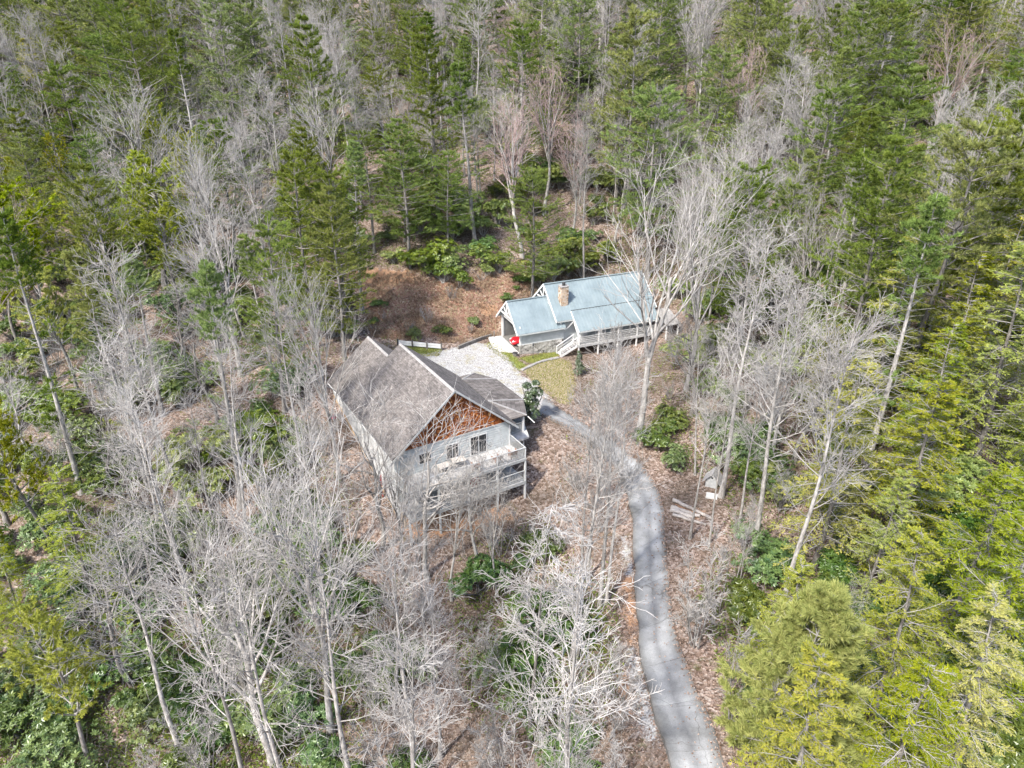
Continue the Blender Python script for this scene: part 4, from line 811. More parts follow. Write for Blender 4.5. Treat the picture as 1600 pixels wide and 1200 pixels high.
def hemlock(seed, h=19, dens=1.0, wid=.26):
    """feathery evergreen: drooping limbs with flat sprays, grey twigs showing between them"""
    g = np.random.default_rng(seed); T, C, Lf = Wood(), Wood(), Leaves(); P = trunk_line(h, 0, .15, 14, g); Rr = flare(taper(np.array([.0135 * h]), 14, .06)); T.add(P, Rr, 8)
    n1 = 86; p, d, r1, t = spawn(P, Rr, n1, .10, .99, 1.35, .16, g); L = h * wid * (1.06 - t) ** .8 * g.uniform(.6, 1.12, n1) + .3; P1 = grow(p, d, L, 8, .07, -.02, g, 1.25); R1 = taper(np.minimum(.010 + .009 * L, .06), 8, .2); C.add(P1, R1, 4)
    n2 = 15; p, d, r2, t = spawn(P1, R1, n2, .15, 1.0, .85, .15, g, lambda N, n: np.where(np.arange(n)[None] % 2 == 0, 0, np.pi) + g.normal(0, .28, (N, n)))
    L2 = np.repeat(L, n2) * .34 * (1.15 - .75 * t) * g.uniform(.6, 1.15, len(p)) + .15; P2 = grow(p, d, L2, 4, .09, -.03, g, 1.3); C.add(P2, taper(np.full(len(p), .012), 4, .5), 3)
    keep = g.random(len(P2)) < .76; P2k = P2[keep]
    n3 = max(4, int(10 * dens)); c, ax, _, tt = spawn(P2k, np.ones(P2k.shape[:2]), n3, .12, 1.03, .75, .2, g, lambda N, n: np.where(np.arange(n)[None] % 2 == 0, 0, np.pi) + g.normal(0, .35, (N, n)))
    flat = np.array([0, 0, 1.]) + g.normal(0, .28, (len(c), 3)); k = len(c); tn = np.clip(np.repeat(g.normal(.5, .2, len(P2k)), n3) + g.normal(0, .12, k), 0, 1)
    Lf.add(blades(c, ax, g.uniform(.18, .36, k), g.uniform(.08, .13, k), g, True, flat), tn); return T, C, Lf
def leafy(seed, w=2.0, h=2.2, lobes=7, leaves=2200, ls=.20, upright=False):
    """broad-leaved evergreen: stems fanning into leaf rosettes spread through several uneven lobes"""
    g = np.random.default_rng(seed); T, Lf = Wood(), Leaves(); ct = np.stack([g.uniform(-.55, .55, lobes) * w, g.uniform(-.55, .55, lobes) * w, g.uniform(.35, .8, lobes) * h], -1); rad = g.uniform(.32, .62, lobes) * w * .75
    if upright: ct = np.stack([g.normal(0, .16, lobes) * w, g.normal(0, .16, lobes) * w, np.linspace(.18, .86, lobes) * h], -1); rad = w * (.62 - .45 * np.linspace(0, 1, lobes)) * g.uniform(.8, 1.15, lobes)
    st = np.zeros((lobes, 3)); st[:, :2] = g.normal(0, .12, (lobes, 2)); P = grow(st, ct + 1e-3, np.linalg.norm(ct, axis=1), 5, .07, 0, g); T.add(P, taper(np.full(lobes, .05 if not upright else .07), 5, .35), 5)
    q, dd, r, t = spawn(P, taper(np.full(lobes, .04), 5, .4), 7, .45, 1, .8, .3, g); P2 = grow(q, dd, np.repeat(rad, 7) * .85, 4, .12, .05, g); T.add(P2, taper(np.full(len(q), .016), 4, .5), 3)
    k = leaves // 6; li = g.integers(0, lobes, k); u = unit(g.normal(size=(k, 3))); u[:, 2] = np.abs(u[:, 2]) * 1.0 - .25 * (g.random(k) < .35); rr = rad[li] * g.uniform(.45, 1.08, k) ** .6
    c = ct[li] + u * rr[:, None] * np.array([1, 1, .8]); c[:, 2] = np.maximum(c[:, 2], .12); ax = unit(u + np.array([0, 0, .5])); a, b = perp(ax)
    an = g.uniform(0, 6.28, k)[:, None] + np.arange(6)[None] * 1.047; d = (np.cos(an)[..., None] * a[:, None] + np.sin(an)[..., None] * b[:, None]) + ax[:, None] * g.uniform(.1, .55, (k, 6, 1))
    tn = np.repeat(np.clip(g.normal(.45, .22, k), 0, 1), 6) + g.normal(0, .1, k * 6)
    Lf.add(blades(np.repeat(c, 6, 0), d.reshape(-1, 3), ls * g.uniform(.75, 1.2, k * 6), ls * .42, g, True, np.repeat(ax, 6, 0) + g.normal(0, .2, (k * 6, 3))), tn); return T, Lf
PROTO = {}
def wood_proto(key, T, C, mt, mc): PROTO[key] = [("trunk", T.mesh(key + "_trunk", M[mt])), ("crown", C.mesh(key + "_crown", M[mc]))]
def pine_proto(key, TCL, mt, mc, ml):
    T, C, Lf = TCL; PROTO[key] = [("trunk", T.mesh(key + "_trunk", M[mt])), ("branches", C.mesh(key + "_branches", M[mc])), ("crown", Lf.mesh(key + "_crown", M[ml]))]
NV = {'vase': 5, 'oak': 5, 'pole': 5, 'feather': 2, 'clump': 5}
for f_, n in NV.items():
    for i in range(n): wood_proto(f"{f_}{i}", *bare(100 + 17 * i + len(f_), f_, {'vase': 21, 'oak': 17, 'pole': 22, 'feather': 17, 'clump': 7}[f_]), 'bark_pale' if i % 3 or f_ in ('pole', 'clump') else 'bark_dark', 'twig_red' if f_ == 'vase' and i == 1 else 'twig_grey' if f_ in ('clump', 'feather') or f_ == 'oak' and i % 3 == 0 else 'twig_pale')
for i in range(5): pine_proto(f"pine{i}", white_pine(300 + i, 23, .20 + .05 * (i % 3), 1.0, .28 + .035 * (i % 3)), 'bark_dark', 'bark_dark', 'white_pine')
for i in range(2): pine_proto(f"gaunt{i}", white_pine(350 + i, 25, .22, .8, .17, True), 'bark_pale', 'twig_pale', 'white_pine')
for i in range(3): pine_proto(f"pitch{i}", pitch_pine(330 + i), 'bark_dark', 'twig_grey', 'pitch_pine')
for i in range(4): pine_proto(f"hemlock{i}", hemlock(400 + i, 19, 1.0, .25 + .02 * (i % 2)), 'bark_dark', 'twig_grey', 'hemlock')
pine_proto("youngpine0", white_pine(450, 11, .06, 2.2, .30), 'bark_pale', 'twig_pale', 'young_pine')
for i in range(5): T, Lf = leafy(500 + i, 1.7 + .25 * i, 2.0 + .2 * (i % 3), 7 + i, 2400 + 300 * i); PROTO[f"rhodo{i}"] = [("stems", T.mesh("rhodo_stems", M['bark_dark'])), ("foliage", Lf.mesh("rhodo_foliage", M['rhodo']))]
for i in range(4): T, Lf = leafy(540 + i, 1.9 + .2 * i, 3.0, 9 + i, 2600 + 200 * i, .21); PROTO[f"laurel{i}"] = [("stems", T.mesh("laurel_stems", M['bark_pale'])), ("foliage", Lf.mesh("laurel_foliage", M['laurel']))]
T, Lf = leafy(520, 1.7, 4.4, 9, 4200, .20, True); PROTO["holly0"] = [("stems", T.mesh("holly_stems", M['bark_dark'])), ("foliage", Lf.mesh("holly_foliage", M['holly']))]
T, Lf = leafy(521, .5, .7, 4, 500, .08); PROTO["azalea0"] = [("stems", T.mesh("azalea_stems", M['bark_dark'])), ("blossom", Lf.mesh("azalea_blossom", M['pink']))]
# ------------------------------------------------------------------ planting
INFO = {  # form: (object name, category, built height, look)
 'vase': ("bare_maple", "tree", 21, "bare grey maple"), 'oak': ("bare_oak", "tree", 17, "crooked bare tree"), 'pole': ("bare_poplar", "tree", 22, "slender bare tree"), 'feather': ("bare_larch", "tree", 17, "feathery bare tree"),
 'clump': ("bare_sapling", "sapling", 7, "bare sapling clump"), 'pine': ("white_pine", "pine tree", 23, "green white pine"), 'gaunt': ("gaunt_pine", "pine tree", 25, "gaunt pine"), 'pitch': ("pitch_pine", "pine tree", 17, "bright yellow-green pine"),
 'hemlock': ("hemlock_tree", "hemlock", 19, "feathery yellow-green hemlock"), 'youngpine': ("young_pine", "pine tree", 11, "bright young pine"), 'rhodo': ("rhododendron", "shrub", 2.2, "green rhododendron"), 'laurel': ("mountain_laurel", "shrub", 3.0, "light green laurel"), 'holly': ("evergreen_shrub", "shrub", 4.4, ""), 'azalea': ("flowering_shrub", "shrub", .8, "")}
PLANTS = []
def plant(form, x, y, h=None, variant=None, label=None, wide=1.0, lean=(0, 0), look=None):
    nm, cat, h0, lk = INFO[form]; n = sum(k.startswith(form) and k[len(form):].isdigit() for k in PROTO); v = (len(PLANTS) * 7 + int(abs(x) * 13)) % n if variant is None else variant % n
    h = h or h0; s = h / h0; o = empty(nm, (x, y, hz(x, y) - .12), rng.uniform(0, 6.28)); o.scale = (s * wide, s * wide, s); o.rotation_euler[0] = lean[0] + rng.normal(0, .035); o.rotation_euler[1] = lean[1] + rng.normal(0, .035)
    for pn, me in PROTO[f"{form}{v}"]: link(pn, me, o)
    tag(o, label, cat); PLANTS.append(dict(o=o, form=form, x=x, y=y, h=h, label=label, v=v, look=look)); return o
def keyed(form, bx, by, ty, label, variant=None, wide=1.0, lean=(0, 0), hmax=34):
    """a tree whose foot shows at picture point bx,by and whose top reaches the height ty"""
    x, y = ground_at(bx, by); v = (ty - 600) / FPX; Y, Z = CP - v * SP, -(SP + v * CP); top = CAMH + Z * y / Y; h = min(max(top - hz(x, y), 1.5), hmax)
    return plant(form, x, y, h, variant, label, wide, lean)
K = keyed
# ---- trees one can pick out by eye
K('vase', 998, 684, 235, "tallest pale bare tree standing in front of the blue-roofed cabin", 2, 1.0)
K('vase', 1072, 610, 230, "tall bare tree just right of the cabin's end", 4, .8)
K('vase', 850, 335, 95, "reddish bare maple on the hillside straight above the cabin's chimney", 1, 1.05)
K('vase', 1237, 378, 108, "pinkish-grey bare maple with a brush-shaped crown, upper right hillside", 3, 1.0)
K('pole', 1188, 415, 205, "straight slender pale trunk beside the pinkish maple, upper right", 1, .8)
K('pole', 1086, 742, 520, "thin white trunk between the drive and the well house", 2, .8)
K('pole', 1078, 842, 560, "thin white trunk rising beside the log pile", 3, .7); K('pole', 1108, 850, 600, "thin white trunk just right of the log pile", 0, .7)
K('pole', 892, 1036, 560, "slender pale trunk, leftmost of the row beside the drive", 0, .75); K('pole', 902, 1030, 600, "slender pale trunk, second of the row beside the drive", 1, .7)
K('pole', 937, 950, 530, "straight pale trunk, third of the row beside the drive", 2, .8); K('pole', 947, 943, 560, "straight pale trunk, nearest to the drive in its row", 3, .75); K('pole', 918, 905, 540, "pale trunk standing behind the row beside the drive", 4, .7)
K('feather', 828, 1165, 760, "feathery bare tree with drooping fine branches, bottom centre", 0, 1.0)
K('vase', 428, 1192, 790, "large many-stemmed bare tree at the lower left", 4, 1.15)
K('vase', 517, 1146, 640, "tall bare tree with a forked trunk left of the bottom centre", 2, .8)
K('vase', 532, 752, 415, "pale bare tree standing at the grey house's left wall", 2, .75); K('oak', 597, 860, 560, "bare tree whose branches cross the grey roof", 2, .9)
K('vase', 632, 902, 665, "thin bare tree veiling the deck's left end", 3, .7); K('vase', 706, 938, 715, "thin bare tree veiling the middle of the lower porch", 4, .7); K('vase', 776, 932, 735, "thin bare tree veiling the deck's right end", 2, .65); K('oak', 668, 905, 600, "bare tree in front of the cedar gable", 1, .95); K('oak', 742, 895, 660, "bare tree in front of the deck's middle", 4, .9)
K('pole', 618, 1118, 800, "slender bare tree below the grey house, left of the larch-like one", 1, .9); K('pole', 672, 1062, 780, "slender bare tree below the grey house's lower porch", 4, .9)
K('oak', 1279, 742, 515, "crooked bare tree right of the well house, beside the hemlocks", 1, 1.0); K('oak', 1241, 722, 425, "bare tree with twisting pale limbs, second right of the well house", 4, .9)
K('oak', 1204, 726, 440, "bare tree with a kinked trunk just right of the well house", 2, .85); K('oak', 1158, 652, 480, "bare tree behind the well house", 3, .9)
K('oak', 182, 772, 575, "crooked whitish tree with snaking limbs on the left slope", 3, 1.15); K('gaunt', 377, 792, 400, "gaunt tall pine with bare whorled branches left of the grey house", 0, .85)
K('gaunt', 128, 770, 330, "leaning gaunt pine trunk near the left edge", 1, .8, (0, -.06)); K('gaunt', 232, 760, 380, "gaunt pine between the crooked whitish tree and the left edge pines", 0, .8)
K('clump', 1088, 1008, 850, "white many-stemmed sapling clump right of the drive", 0, 1.0); K('pole', 1124, 955, 800, "thin white pole tree right of the drive, leftmost of three", 0, .55); K('pole', 1141, 942, 790, "thin white pole tree right of the drive, middle of three", 2, .55); K('pole', 1152, 930, 780, "thin white pole tree right of the drive, rightmost of three", 3, .55)
K('oak', 1307, 1004, 900, "small crooked dead tree among the hemlocks", 0, .8); K('clump', 1146, 1150, 980, "white sapling beside the bright young pine", 2, .8)
K('youngpine', 1222, 1195, 935, "bright yellow-green young pine right of the drive's near end", 0, 1.05)
K('pine', 975, 335, 5, "tall white pine with layered boughs above the cabin roof", 1, .9); K('pine', 962, 322, 40, "white pine close behind the tallest layered pine above the cabin", 3, .8)
K('pine', 640, 408, 185, "dense white pine at the edge of the bare bank", 0, 1.15); K('pine', 585, 395, 200, "white pine left of the dense one above the bank", 2, 1.1); K('pine', 700, 400, 230, "smaller white pine right of the dense one above the bank", 4, 1.0)
K('pitch', 262, 480, 248, "flat-topped bright pine on the left slope", 0, 1.6); K('pitch', 92, 510, 285, "bright tufted pine at the left edge", 1, 1.6); K('pitch', 30, 540, 360, "bright pine cut by the left edge", 2, 1.1)
K('hemlock', 1130, 165, 10, "dark hemlock at the top, left of the pinkish maple", 1, 1.0); K('pine', 1468, 175, -20, "dark green pine at the top right", 3, 1.1)
K('gaunt', 1355, 722, 300, "big pale pine trunk rising among the right-hand hemlocks", 0, 1.0); K('gaunt', 1290, 470, 170, "pale pine with bare snags on the right slope", 1, 1.0)
K('pine', 1400, 640, 180, "large airy pine on the right slope, left of the edge pines", 2, 1.0); K('pine', 1530, 560, 90, "large pine near the right edge, upper slope", 0, 1.1); K('pine', 1460, 600, 130, "large airy pine in the middle of the right slope pines", 4, 1.0)
K('holly', 829, 660, 588, "upright glossy dark evergreen beside the grey house's porch", 0, 1.0)
K('rhodo', 1050, 730, 700, "round green rhododendron at the drive's bend", 2, 1.0); K('rhodo', 1025, 690, 662, "long green rhododendron above the drive's bend", 4, 1.3)
K('holly', 905, 585, 545, "small dark evergreen at the foot of the cabin stairs", 0, .8)
for i, (px, py, hh) in enumerate(((606, 412, 3.0), (638, 424, 3.4), (664, 428, 3.0), (690, 436, 3.6), (722, 434, 3.4), (752, 432, 3.0), (676, 414, 4.2), (712, 412, 4.4), (745, 412, 4.2), (776, 414, 3.6), (846, 440, 3.2), (862, 428, 4.0), (884, 426, 4.2), (905, 420, 4.4), (872, 408, 4.6), (836, 426, 3.0), (925, 415, 4.4), (896, 402, 4.6))):
    x, y = ground_at(px + rng.uniform(-9, 9), py + rng.uniform(-4, 16)); plant('laurel', x, y, hh * rng.uniform(.6, 1.15), i, None, rng.uniform(.9, 1.4))
K('hemlock', 165, 985, 745, "bright drooping evergreen on the lower left slope", 0, 1.1); K('hemlock', 48, 1010, 830, "bright drooping evergreen at the left edge, lower slope", 2, .9); K('pitch', 20, 1120, 930, "dark green pine cut by the lower left edge", 1, 1.2)
X, Y = hw(-7.2, 14.6); plant('azalea', X, Y, .8, 0, "small bright pink blossoming shrub at the grey house's rear left corner")
# ---- the rest of the wood, spread over the terrain
HOUSE = [np.array([hw(*p) for p in ((-7.4, -3.6), (7.4, -3.6), (11.2, 1), (11.2, 14), (5, 19), (-7.6, 19))]), np.array([bw_(*p) for p in ((-3.5, -3), (24, -3.4), (24, 10), (-3.5, 9))])]
KEEP_OUT = [(p, 1.2) for p in HOUSE] + [(DRIVE_POLY, 1.6)] + [(p, .8) for p in GRAVEL[:1] + LAWN + GREEN] + [(BANK[0], .5), (poly_world([(1035, 740), (1110, 760), (1125, 815), (1050, 825)]), .5)]
SHOW = [poly_world([(770, 560), (1030, 520), (1000, 700), (1040, 900), (960, 700), (860, 650)]), poly_world([(560, 740), (820, 720), (830, 830), (600, 850)])]   # nothing tall between camera and these
_ox = np.arange(-130, 130, .5); _oy = np.arange(10, 130, .5); _OX, _OY = np.meshgrid(_ox, _oy); _OG = np.full(_OX.shape, -1e9)
for p, m in KEEP_OUT: _OG = np.maximum(_OG, sdist(p, _OX, _OY) + m)
def free(x, y, pad=0.0):
    i, j = int((y - 10) / .5), int((x + 130) / .5)
    return not (0 <= i < _OG.shape[0] and 0 <= j < _OG.shape[1]) or _OG[i, j] < -pad
taken = [(p['x'], p['y'], 3.0) for p in PLANTS]
def room(x, y, r):
    for a, b, q in taken:
        if (a - x) ** 2 + (b - y) ** 2 < (r * .5 + q * .5) ** 2: return False
    return True
PROTECT = [np.array(p, float) for p in (
    [(520, 520), (640, 520), (740, 575), (825, 620), (830, 720), (640, 790), (600, 760), (520, 640)], [(770, 425), (1040, 415), (1060, 500), (1010, 560), (800, 570)], [(640, 545), (760, 520), (850, 610), (890, 650), (840, 640)],
    [(970, 700), (1035, 740), (1050, 960), (1140, 1205), (1040, 1205), (985, 960), (985, 800)], [(560, 425), (790, 415), (800, 530), (600, 535)], [(880, 560), (910, 640), (850, 600)], [(190, 250), (262, 250), (262, 292), (190, 292)], [(25, 298), (95, 298), (95, 350), (25, 350)], [(1035, 735), (1125, 735), (1110, 815), (1040, 815)])]
_vx, _vy = np.meshgrid(np.arange(0, 1600, 5.), np.arange(0, 1210, 5.)); _VG = np.zeros(_vx.shape, bool)
for p in PROTECT: _VG |= sdist(p, _vx, _vy) > 0
def blocks_view(x, y, z, h, wd):                       # would its crown stand between the camera and the houses, drive or yard?
    for q in (.35, .6, .85, 1.0):
        px, py, _ = project(x, y, z + h * q)
        for dx in (-.35, .35):
            i, j = int(py / 5), int((px + dx * wd * FPX / _) / 5)
            if 0 <= i < _VG.shape[0] and 0 <= j < _VG.shape[1] and _VG[i, j]: return True
    return False
def choose(px, py, y, g):
    """which kinds of tree grow where"""
    u = g.random()
    if px > 1290 and py > 470 or px > 1170 and py > 860: return 'hemlock' if u < .86 else 'gaunt' if u < .90 else 'oak' if u < .94 else 'clump' if u < .93 else 'pine'
    if px > 1340: return 'pine' if u < .55 else 'hemlock' if u < .70 else 'vase' if u < .85 else 'pole'
    if px < 330 and 230 < py < 520: return 'pitch' if u < .40 else 'pine' if u < .52 else 'oak' if u < .78 else 'vase' if u < .9 else 'clump'
    if 230 < px < 620 and 120 < py < 520: return 'pine' if u < .26 else 'pitch' if u < .32 else 'oak' if u < .52 else 'clump' if u < .70 else 'vase' if u < .86 else 'pole'
    if py < 330 and px < 620: return 'pine' if u < .46 else 'vase' if u < .60 else 'oak' if u < .80 else 'pole' if u < .90 else 'hemlock'
    if py < 520 and px < 620: return 'pine' if u < .30 else 'pitch' if u < .42 else 'oak' if u < .72 else 'clump' if u < .85 else 'vase'
    if py < 430: return 'vase' if u < .26 else 'pole' if u < .50 else 'pine' if u < .84 else 'oak' if u < .95 else 'hemlock'
    if px < 170: return 'pitch' if u < .14 else 'oak' if u < .55 else 'vase' if u < .78 else 'gaunt' if u < .88 else 'clump'
    if px < 600: return 'oak' if u < .32 else 'vase' if u < .58 else 'clump' if u < .68 else 'pole' if u < .90 else 'vase'
    if px < 980: return 'clump' if u < .50 else 'pole' if u < .80 else 'oak'
    return 'oak' if u < .42 else 'clump' if u < .74 else 'pole' if u < .9 else 'vase'
SIZE = {'gaunt': (17, 26), 'vase': (16, 25), 'oak': (11, 18), 'pole': (15, 25), 'clump': (4, 8.5), 'pine': (16, 28), 'pitch': (12, 17), 'hemlock': (12, 21), 'feather': (12, 17)}
ROOM = {'gaunt': 3.6, 'vase': 4.6, 'oak': 4.6, 'pole': 2.6, 'clump': 2.4, 'pine': 4.6, 'pitch': 4.6, 'hemlock': 4.2, 'feather': 3}
gp = np.random.default_rng(77); tries = 0; cnt = {}
LIMIT = {'gaunt': 45, 'vase': 220, 'oak': 200, 'pole': 210, 'clump': 62, 'pine': 235, 'pitch': 42, 'hemlock': 125}
while tries < 15000:
    tries += 1
    d = 24 * (300 / 24) ** gp.random()                 # more draws near by than far off
    px = gp.uniform(-90, 1690); x = (px - 800) / FPX * d * 1.02; y = d * gp.uniform(.8, 1.0); z = hz(x, y)
    bx, by, dep = project(x, y, z)
    if dep < 18: continue
    mx, my, _ = project(x, y, z + 11)
    if not (-60 < mx < 1660 and my < 1290 and project(x, y, z + 22)[1] < 1180): continue
    if my < -60: continue
    f_ = choose(mx, my, y, gp)
    if cnt.get(f_, 0) >= LIMIT.get(f_, 99): continue
    if f_ == 'pine' and gp.random() < .10: f_ = 'gaunt'
    lo, hi = SIZE[f_]; far = max(0, y - 105); h = gp.uniform(lo, hi) * (1 + min(far, 90) / 500); r = ROOM[f_] * ((1.12 if f_ in ('hemlock', 'pine', 'pitch') else 1.35) + far / 150) * (.8 + .4 * gp.random())
    if mx < 620 and my > 520 and f_ != 'pole': r *= 1.12
    if not free(x, y): continue
    if CAMH - (z + h) < 6 and dep < 40: h = max(5, CAMH - z - 9)
    wd = h * .3
    if y < 90 and blocks_view(x, y, z, h, wd):
        f_ = 'clump'; h = gp.uniform(2.5, 4.5); r = 2.2
        if cnt.get('clump', 0) >= LIMIT['clump'] or blocks_view(x, y, z, h, 1.0): continue
    if not room(x, y, r): continue
    taken.append((x, y, r)); cnt[f_] = cnt.get(f_, 0) + 1
    plant(f_, x, y, h, None, None, gp.uniform(.85, 1.15))
# ---- closing the wood along the top of the hillside
for _ in range(2600):
    px = gp.uniform(-60, 1660); d = gp.uniform(135, 290); x = (px - 800) / FPX * d; y = d * .98; z = hz(x, y); u = gp.random(); f_ = 'pine' if u < .62 else 'vase' if u < .76 else 'pole' if u < .9 else 'hemlock'
    if cnt.get(f_, 0) >= {'pine': 282, 'vase': 240, 'pole': 240, 'hemlock': 145}[f_] or project(x, y, z + 12)[1] < -50 or not room(x, y, 4.4): continue
    lo, hi = SIZE[f_]; taken.append((x, y, 4.4)); cnt[f_] = cnt.get(f_, 0) + 1; plant(f_, x, y, gp.uniform(lo, hi) * 1.1, None, None, gp.uniform(.9, 1.2))
# ---- rhododendron thickets
def shrub_zone(px, py):
    if py > 1150: return .5
    if 540 < px < 940 and 370 < py < 440: return 1.0   # above the bank
    if 820 < px < 930 and 380 < py < 440: return 1.0
    if px < 560 and py < 520: return .75
    if px < 560 and py < 660: return .7
    if px > 1080 and py > 780: return .75
    if 1040 < px < 1300 and 430 < py < 800: return .5
    if 540 < px < 980 and py > 860: return .45
    if px < 560 and py > 620: return .8
    return .22
n = 0; tries = 0
while n < 295 and tries < 9000:                        # laurel thickets up the hillside and on the right
    tries += 1; px = gp.uniform(-40, 1640); py = 90 + 700 * gp.random()
    if gp.random() > (.9 if px < 620 and py < 520 else .75 if py < 430 else .65 if px > 1080 else .2): continue
    x, y = ground_at(px, py)
    if not free(x, y, .8): continue
    h = gp.uniform(2.6, 4.8) * (1 + max(0, y - 105) / 170)
    if y < 88 and blocks_view(x, y, hz(x, y), h, h): continue
    if not all((p['x'] - x) ** 2 + (p['y'] - y) ** 2 > (1.4 if p['form'] != 'laurel' else 2.4 + max(0, y - 110) / 60) ** 2 for p in PLANTS): continue
    plant('laurel', x, y, h, None, None, gp.uniform(.9, 1.5)); n += 1
n = 0; tries = 0
while n < 285 and tries < 9000:
    tries += 1; px = gp.uniform(-40, 1640); py = 130 + 1100 * gp.random() ** 1.15
    if gp.random() > shrub_zone(px, py): continue
    x, y = ground_at(px, py)
    if not free(x, y, 2.0): continue
    h = gp.uniform(1.6, 3.6) * (1 + max(0, y - 100) / 160)
    if y < 88 and blocks_view(x, y, hz(x, y), h, h): continue
    if not all((p['x'] - x) ** 2 + (p['y'] - y) ** 2 > (1.5 if p['form'] != 'rhodo' else 2.0) ** 2 for p in PLANTS): continue
    plant('rhodo', x, y, h, None, None, gp.uniform(.9, 1.4)); n += 1
print("plants", {f: sum(p['form'] == f for p in PLANTS) for f in INFO})
# ------------------------------------------------------------------ undergrowth and litter nobody could count
_HG = np.full(_OX.shape, -1e9)
for p in HOUSE + [DRIVE_POLY] + GRAVEL[:1]: _HG = np.maximum(_HG, sdist(p, _OX, _OY))
def scatter(n, pxr, pyr, test, g):
    out = []
    px = g.uniform(*pxr, n * 2); py = pyr[0] + (pyr[1] - pyr[0]) * g.random(n * 2) ** .8
    t = np.arange(22, 300, 1.5)
    for i in range(0, len(px), 4000):
        X = (px[i:i + 4000] - 800) / FPX; v = (py[i:i + 4000] - 600) / FPX; Y = CP - v * SP; Z = -(SP + v * CP)
        out.append(np.stack([X, Y, Z], -1))
    D = np.concatenate(out); pass
    lo = np.full(len(D), 20.); hi = np.full(len(D), 320.)
    for _ in range(16):                                # bisection on the rising ground
        mid = (lo + hi) / 2; under = height(D[:, 0] * mid, D[:, 1] * mid) > CAMH + D[:, 2] * mid; hi = np.where(under, mid, hi); lo = np.where(under, lo, mid)
    x, y = D[:, 0] * hi, D[:, 1] * hi; ok = hi < 300
    i = np.clip(((y - 10) / .5).astype(int), 0, _OG.shape[0] - 1); j = np.clip(((x + 130) / .5).astype(int), 0, _OG.shape[1] - 1); ok &= (_HG if test else _OG)[i, j] < -.2
    return x[ok][:n], y[ok][:n]
g = np.random.default_rng(5)
# brush: thin grey stems with a few twigs
x, y = scatter(1700, (-30, 1630), (120, 1230), 0, g); k = len(x); hh = g.uniform(.5, 2.3, k); W = Wood()
st = np.stack([x, y, height(x, y) - .05], -1); P = grow(st, np.stack([g.normal(0, .28, k), g.normal(0, .28, k), np.ones(k)], -1), hh, 4, .12, .03, g); Rr = taper(np.full(k, .014), 4, .5); W.add(P, Rr, 3)
p, d, r, t = spawn(P, Rr, 6, .25, 1, .7, .2, g); P2 = grow(p, d, np.repeat(hh, 6) * g.uniform(.2, .5, len(p)), 3, .15, .03, g); W.add(P2, taper(np.full(len(p), .010), 3, .6), 3)
tag(link("undergrowth", W.mesh("undergrowth", M['twig_grey'])), "thin grey leafless brush covering the woodland floor", "undergrowth", kind="stuff")
# low evergreen leaves between the brush
x, y = scatter(24000, (-30, 1630), (100, 1230), 0, g); x2, y2 = scatter(12000, (-30, 1630), (40, 430), 0, g); x, y = np.r_[x, x2], np.r_[y, y2]; cl = np.sin(x * .35 + 1) + np.sin(y * .31 + 2) + np.sin((x + y) * .17) + g.normal(0, .5, len(x)) > .30 - np.clip(y - 95, 0, 60) / 50 - .9 * (x < -8) * (y < 50) - .8 * (x > 16); x, y = x[cl], y[cl]; k = len(x); Lf = Leaves(); n = 7
c = np.stack([np.repeat(x, n) + g.normal(0, .28, k * n), np.repeat(y, n) + g.normal(0, .28, k * n), np.zeros(k * n)], -1); fy = 1 + np.clip(c[:, 1] - 90, 0, 150) / 90; c[:, :2] += g.normal(0, .2, (k * n, 2)) * (fy[:, None] - 1); c[:, 2] = height(c[:, 0], c[:, 1]) + g.uniform(.08, .65, k * n) * fy
d = g.normal(size=(k * n, 3)); d[:, 2] = np.abs(d[:, 2]) * .5; Lf.add(blades(c, d, g.uniform(.18, .34, k * n) * fy, g.uniform(.08, .13, k * n) * fy, g, True, np.array([0, 0, 1.]) + g.normal(0, .4, (k * n, 3))), np.repeat(g.normal(.4, .25, k), n))
tag(link("ground_cover", Lf.mesh("ground_cover", M['laurel'])), "low green leaves spreading between the trees", "ground cover", kind="stuff")
# dry tufts and weeds on the bare bank behind the yard
M['dry'] = leafmat("dry_weeds", (.20, .12, .075), (.50, .40, .27), .15, 0, .015, .0)
b = BANK[0]; lo, hi = b.min(0), b.max(0); q = g.uniform(lo, hi, (14000, 2)); sd_ = sdist(b, q[:, 0], q[:, 1]); cl = np.sin(q[:, 0] * 1.3) + np.sin(q[:, 1] * 1.7 + 1) + np.sin((q[:, 0] - q[:, 1]) * .6) + g.normal(0, .7, len(q)); q = q[(sd_ > -1.2) & (cl > .1)][:4200]
c = np.stack([q[:, 0], q[:, 1], height(q[:, 0], q[:, 1]) - .02], -1); Lf = Leaves(); tufts(Lf, c, np.tile([0, 0, 1.], (len(c), 1)), 7, .45, .05, .55, g, g.random(len(c)))
tag(link("dry_weeds", Lf.mesh("dry_weeds", M['dry'])), "dry tan weeds on the bare bank behind the yard", "weeds", kind="stuff")
k0 = len(PLANTS)
for px, py in ((585, 505), (650, 528), (690, 522), (742, 505), (790, 470), (806, 452), (815, 440), (595, 478)):
    x, y = ground_at(px, py); plant('rhodo', x, y, gp.uniform(.6, 1.3), None, None, 1.5)
for px, py in ((640, 520), (705, 470), (735, 520), (600, 500), (668, 505), (752, 440)):
    x, y = ground_at(px, py); plant('clump', x, y, gp.uniform(1.2, 2.4), None, None, 1.2)
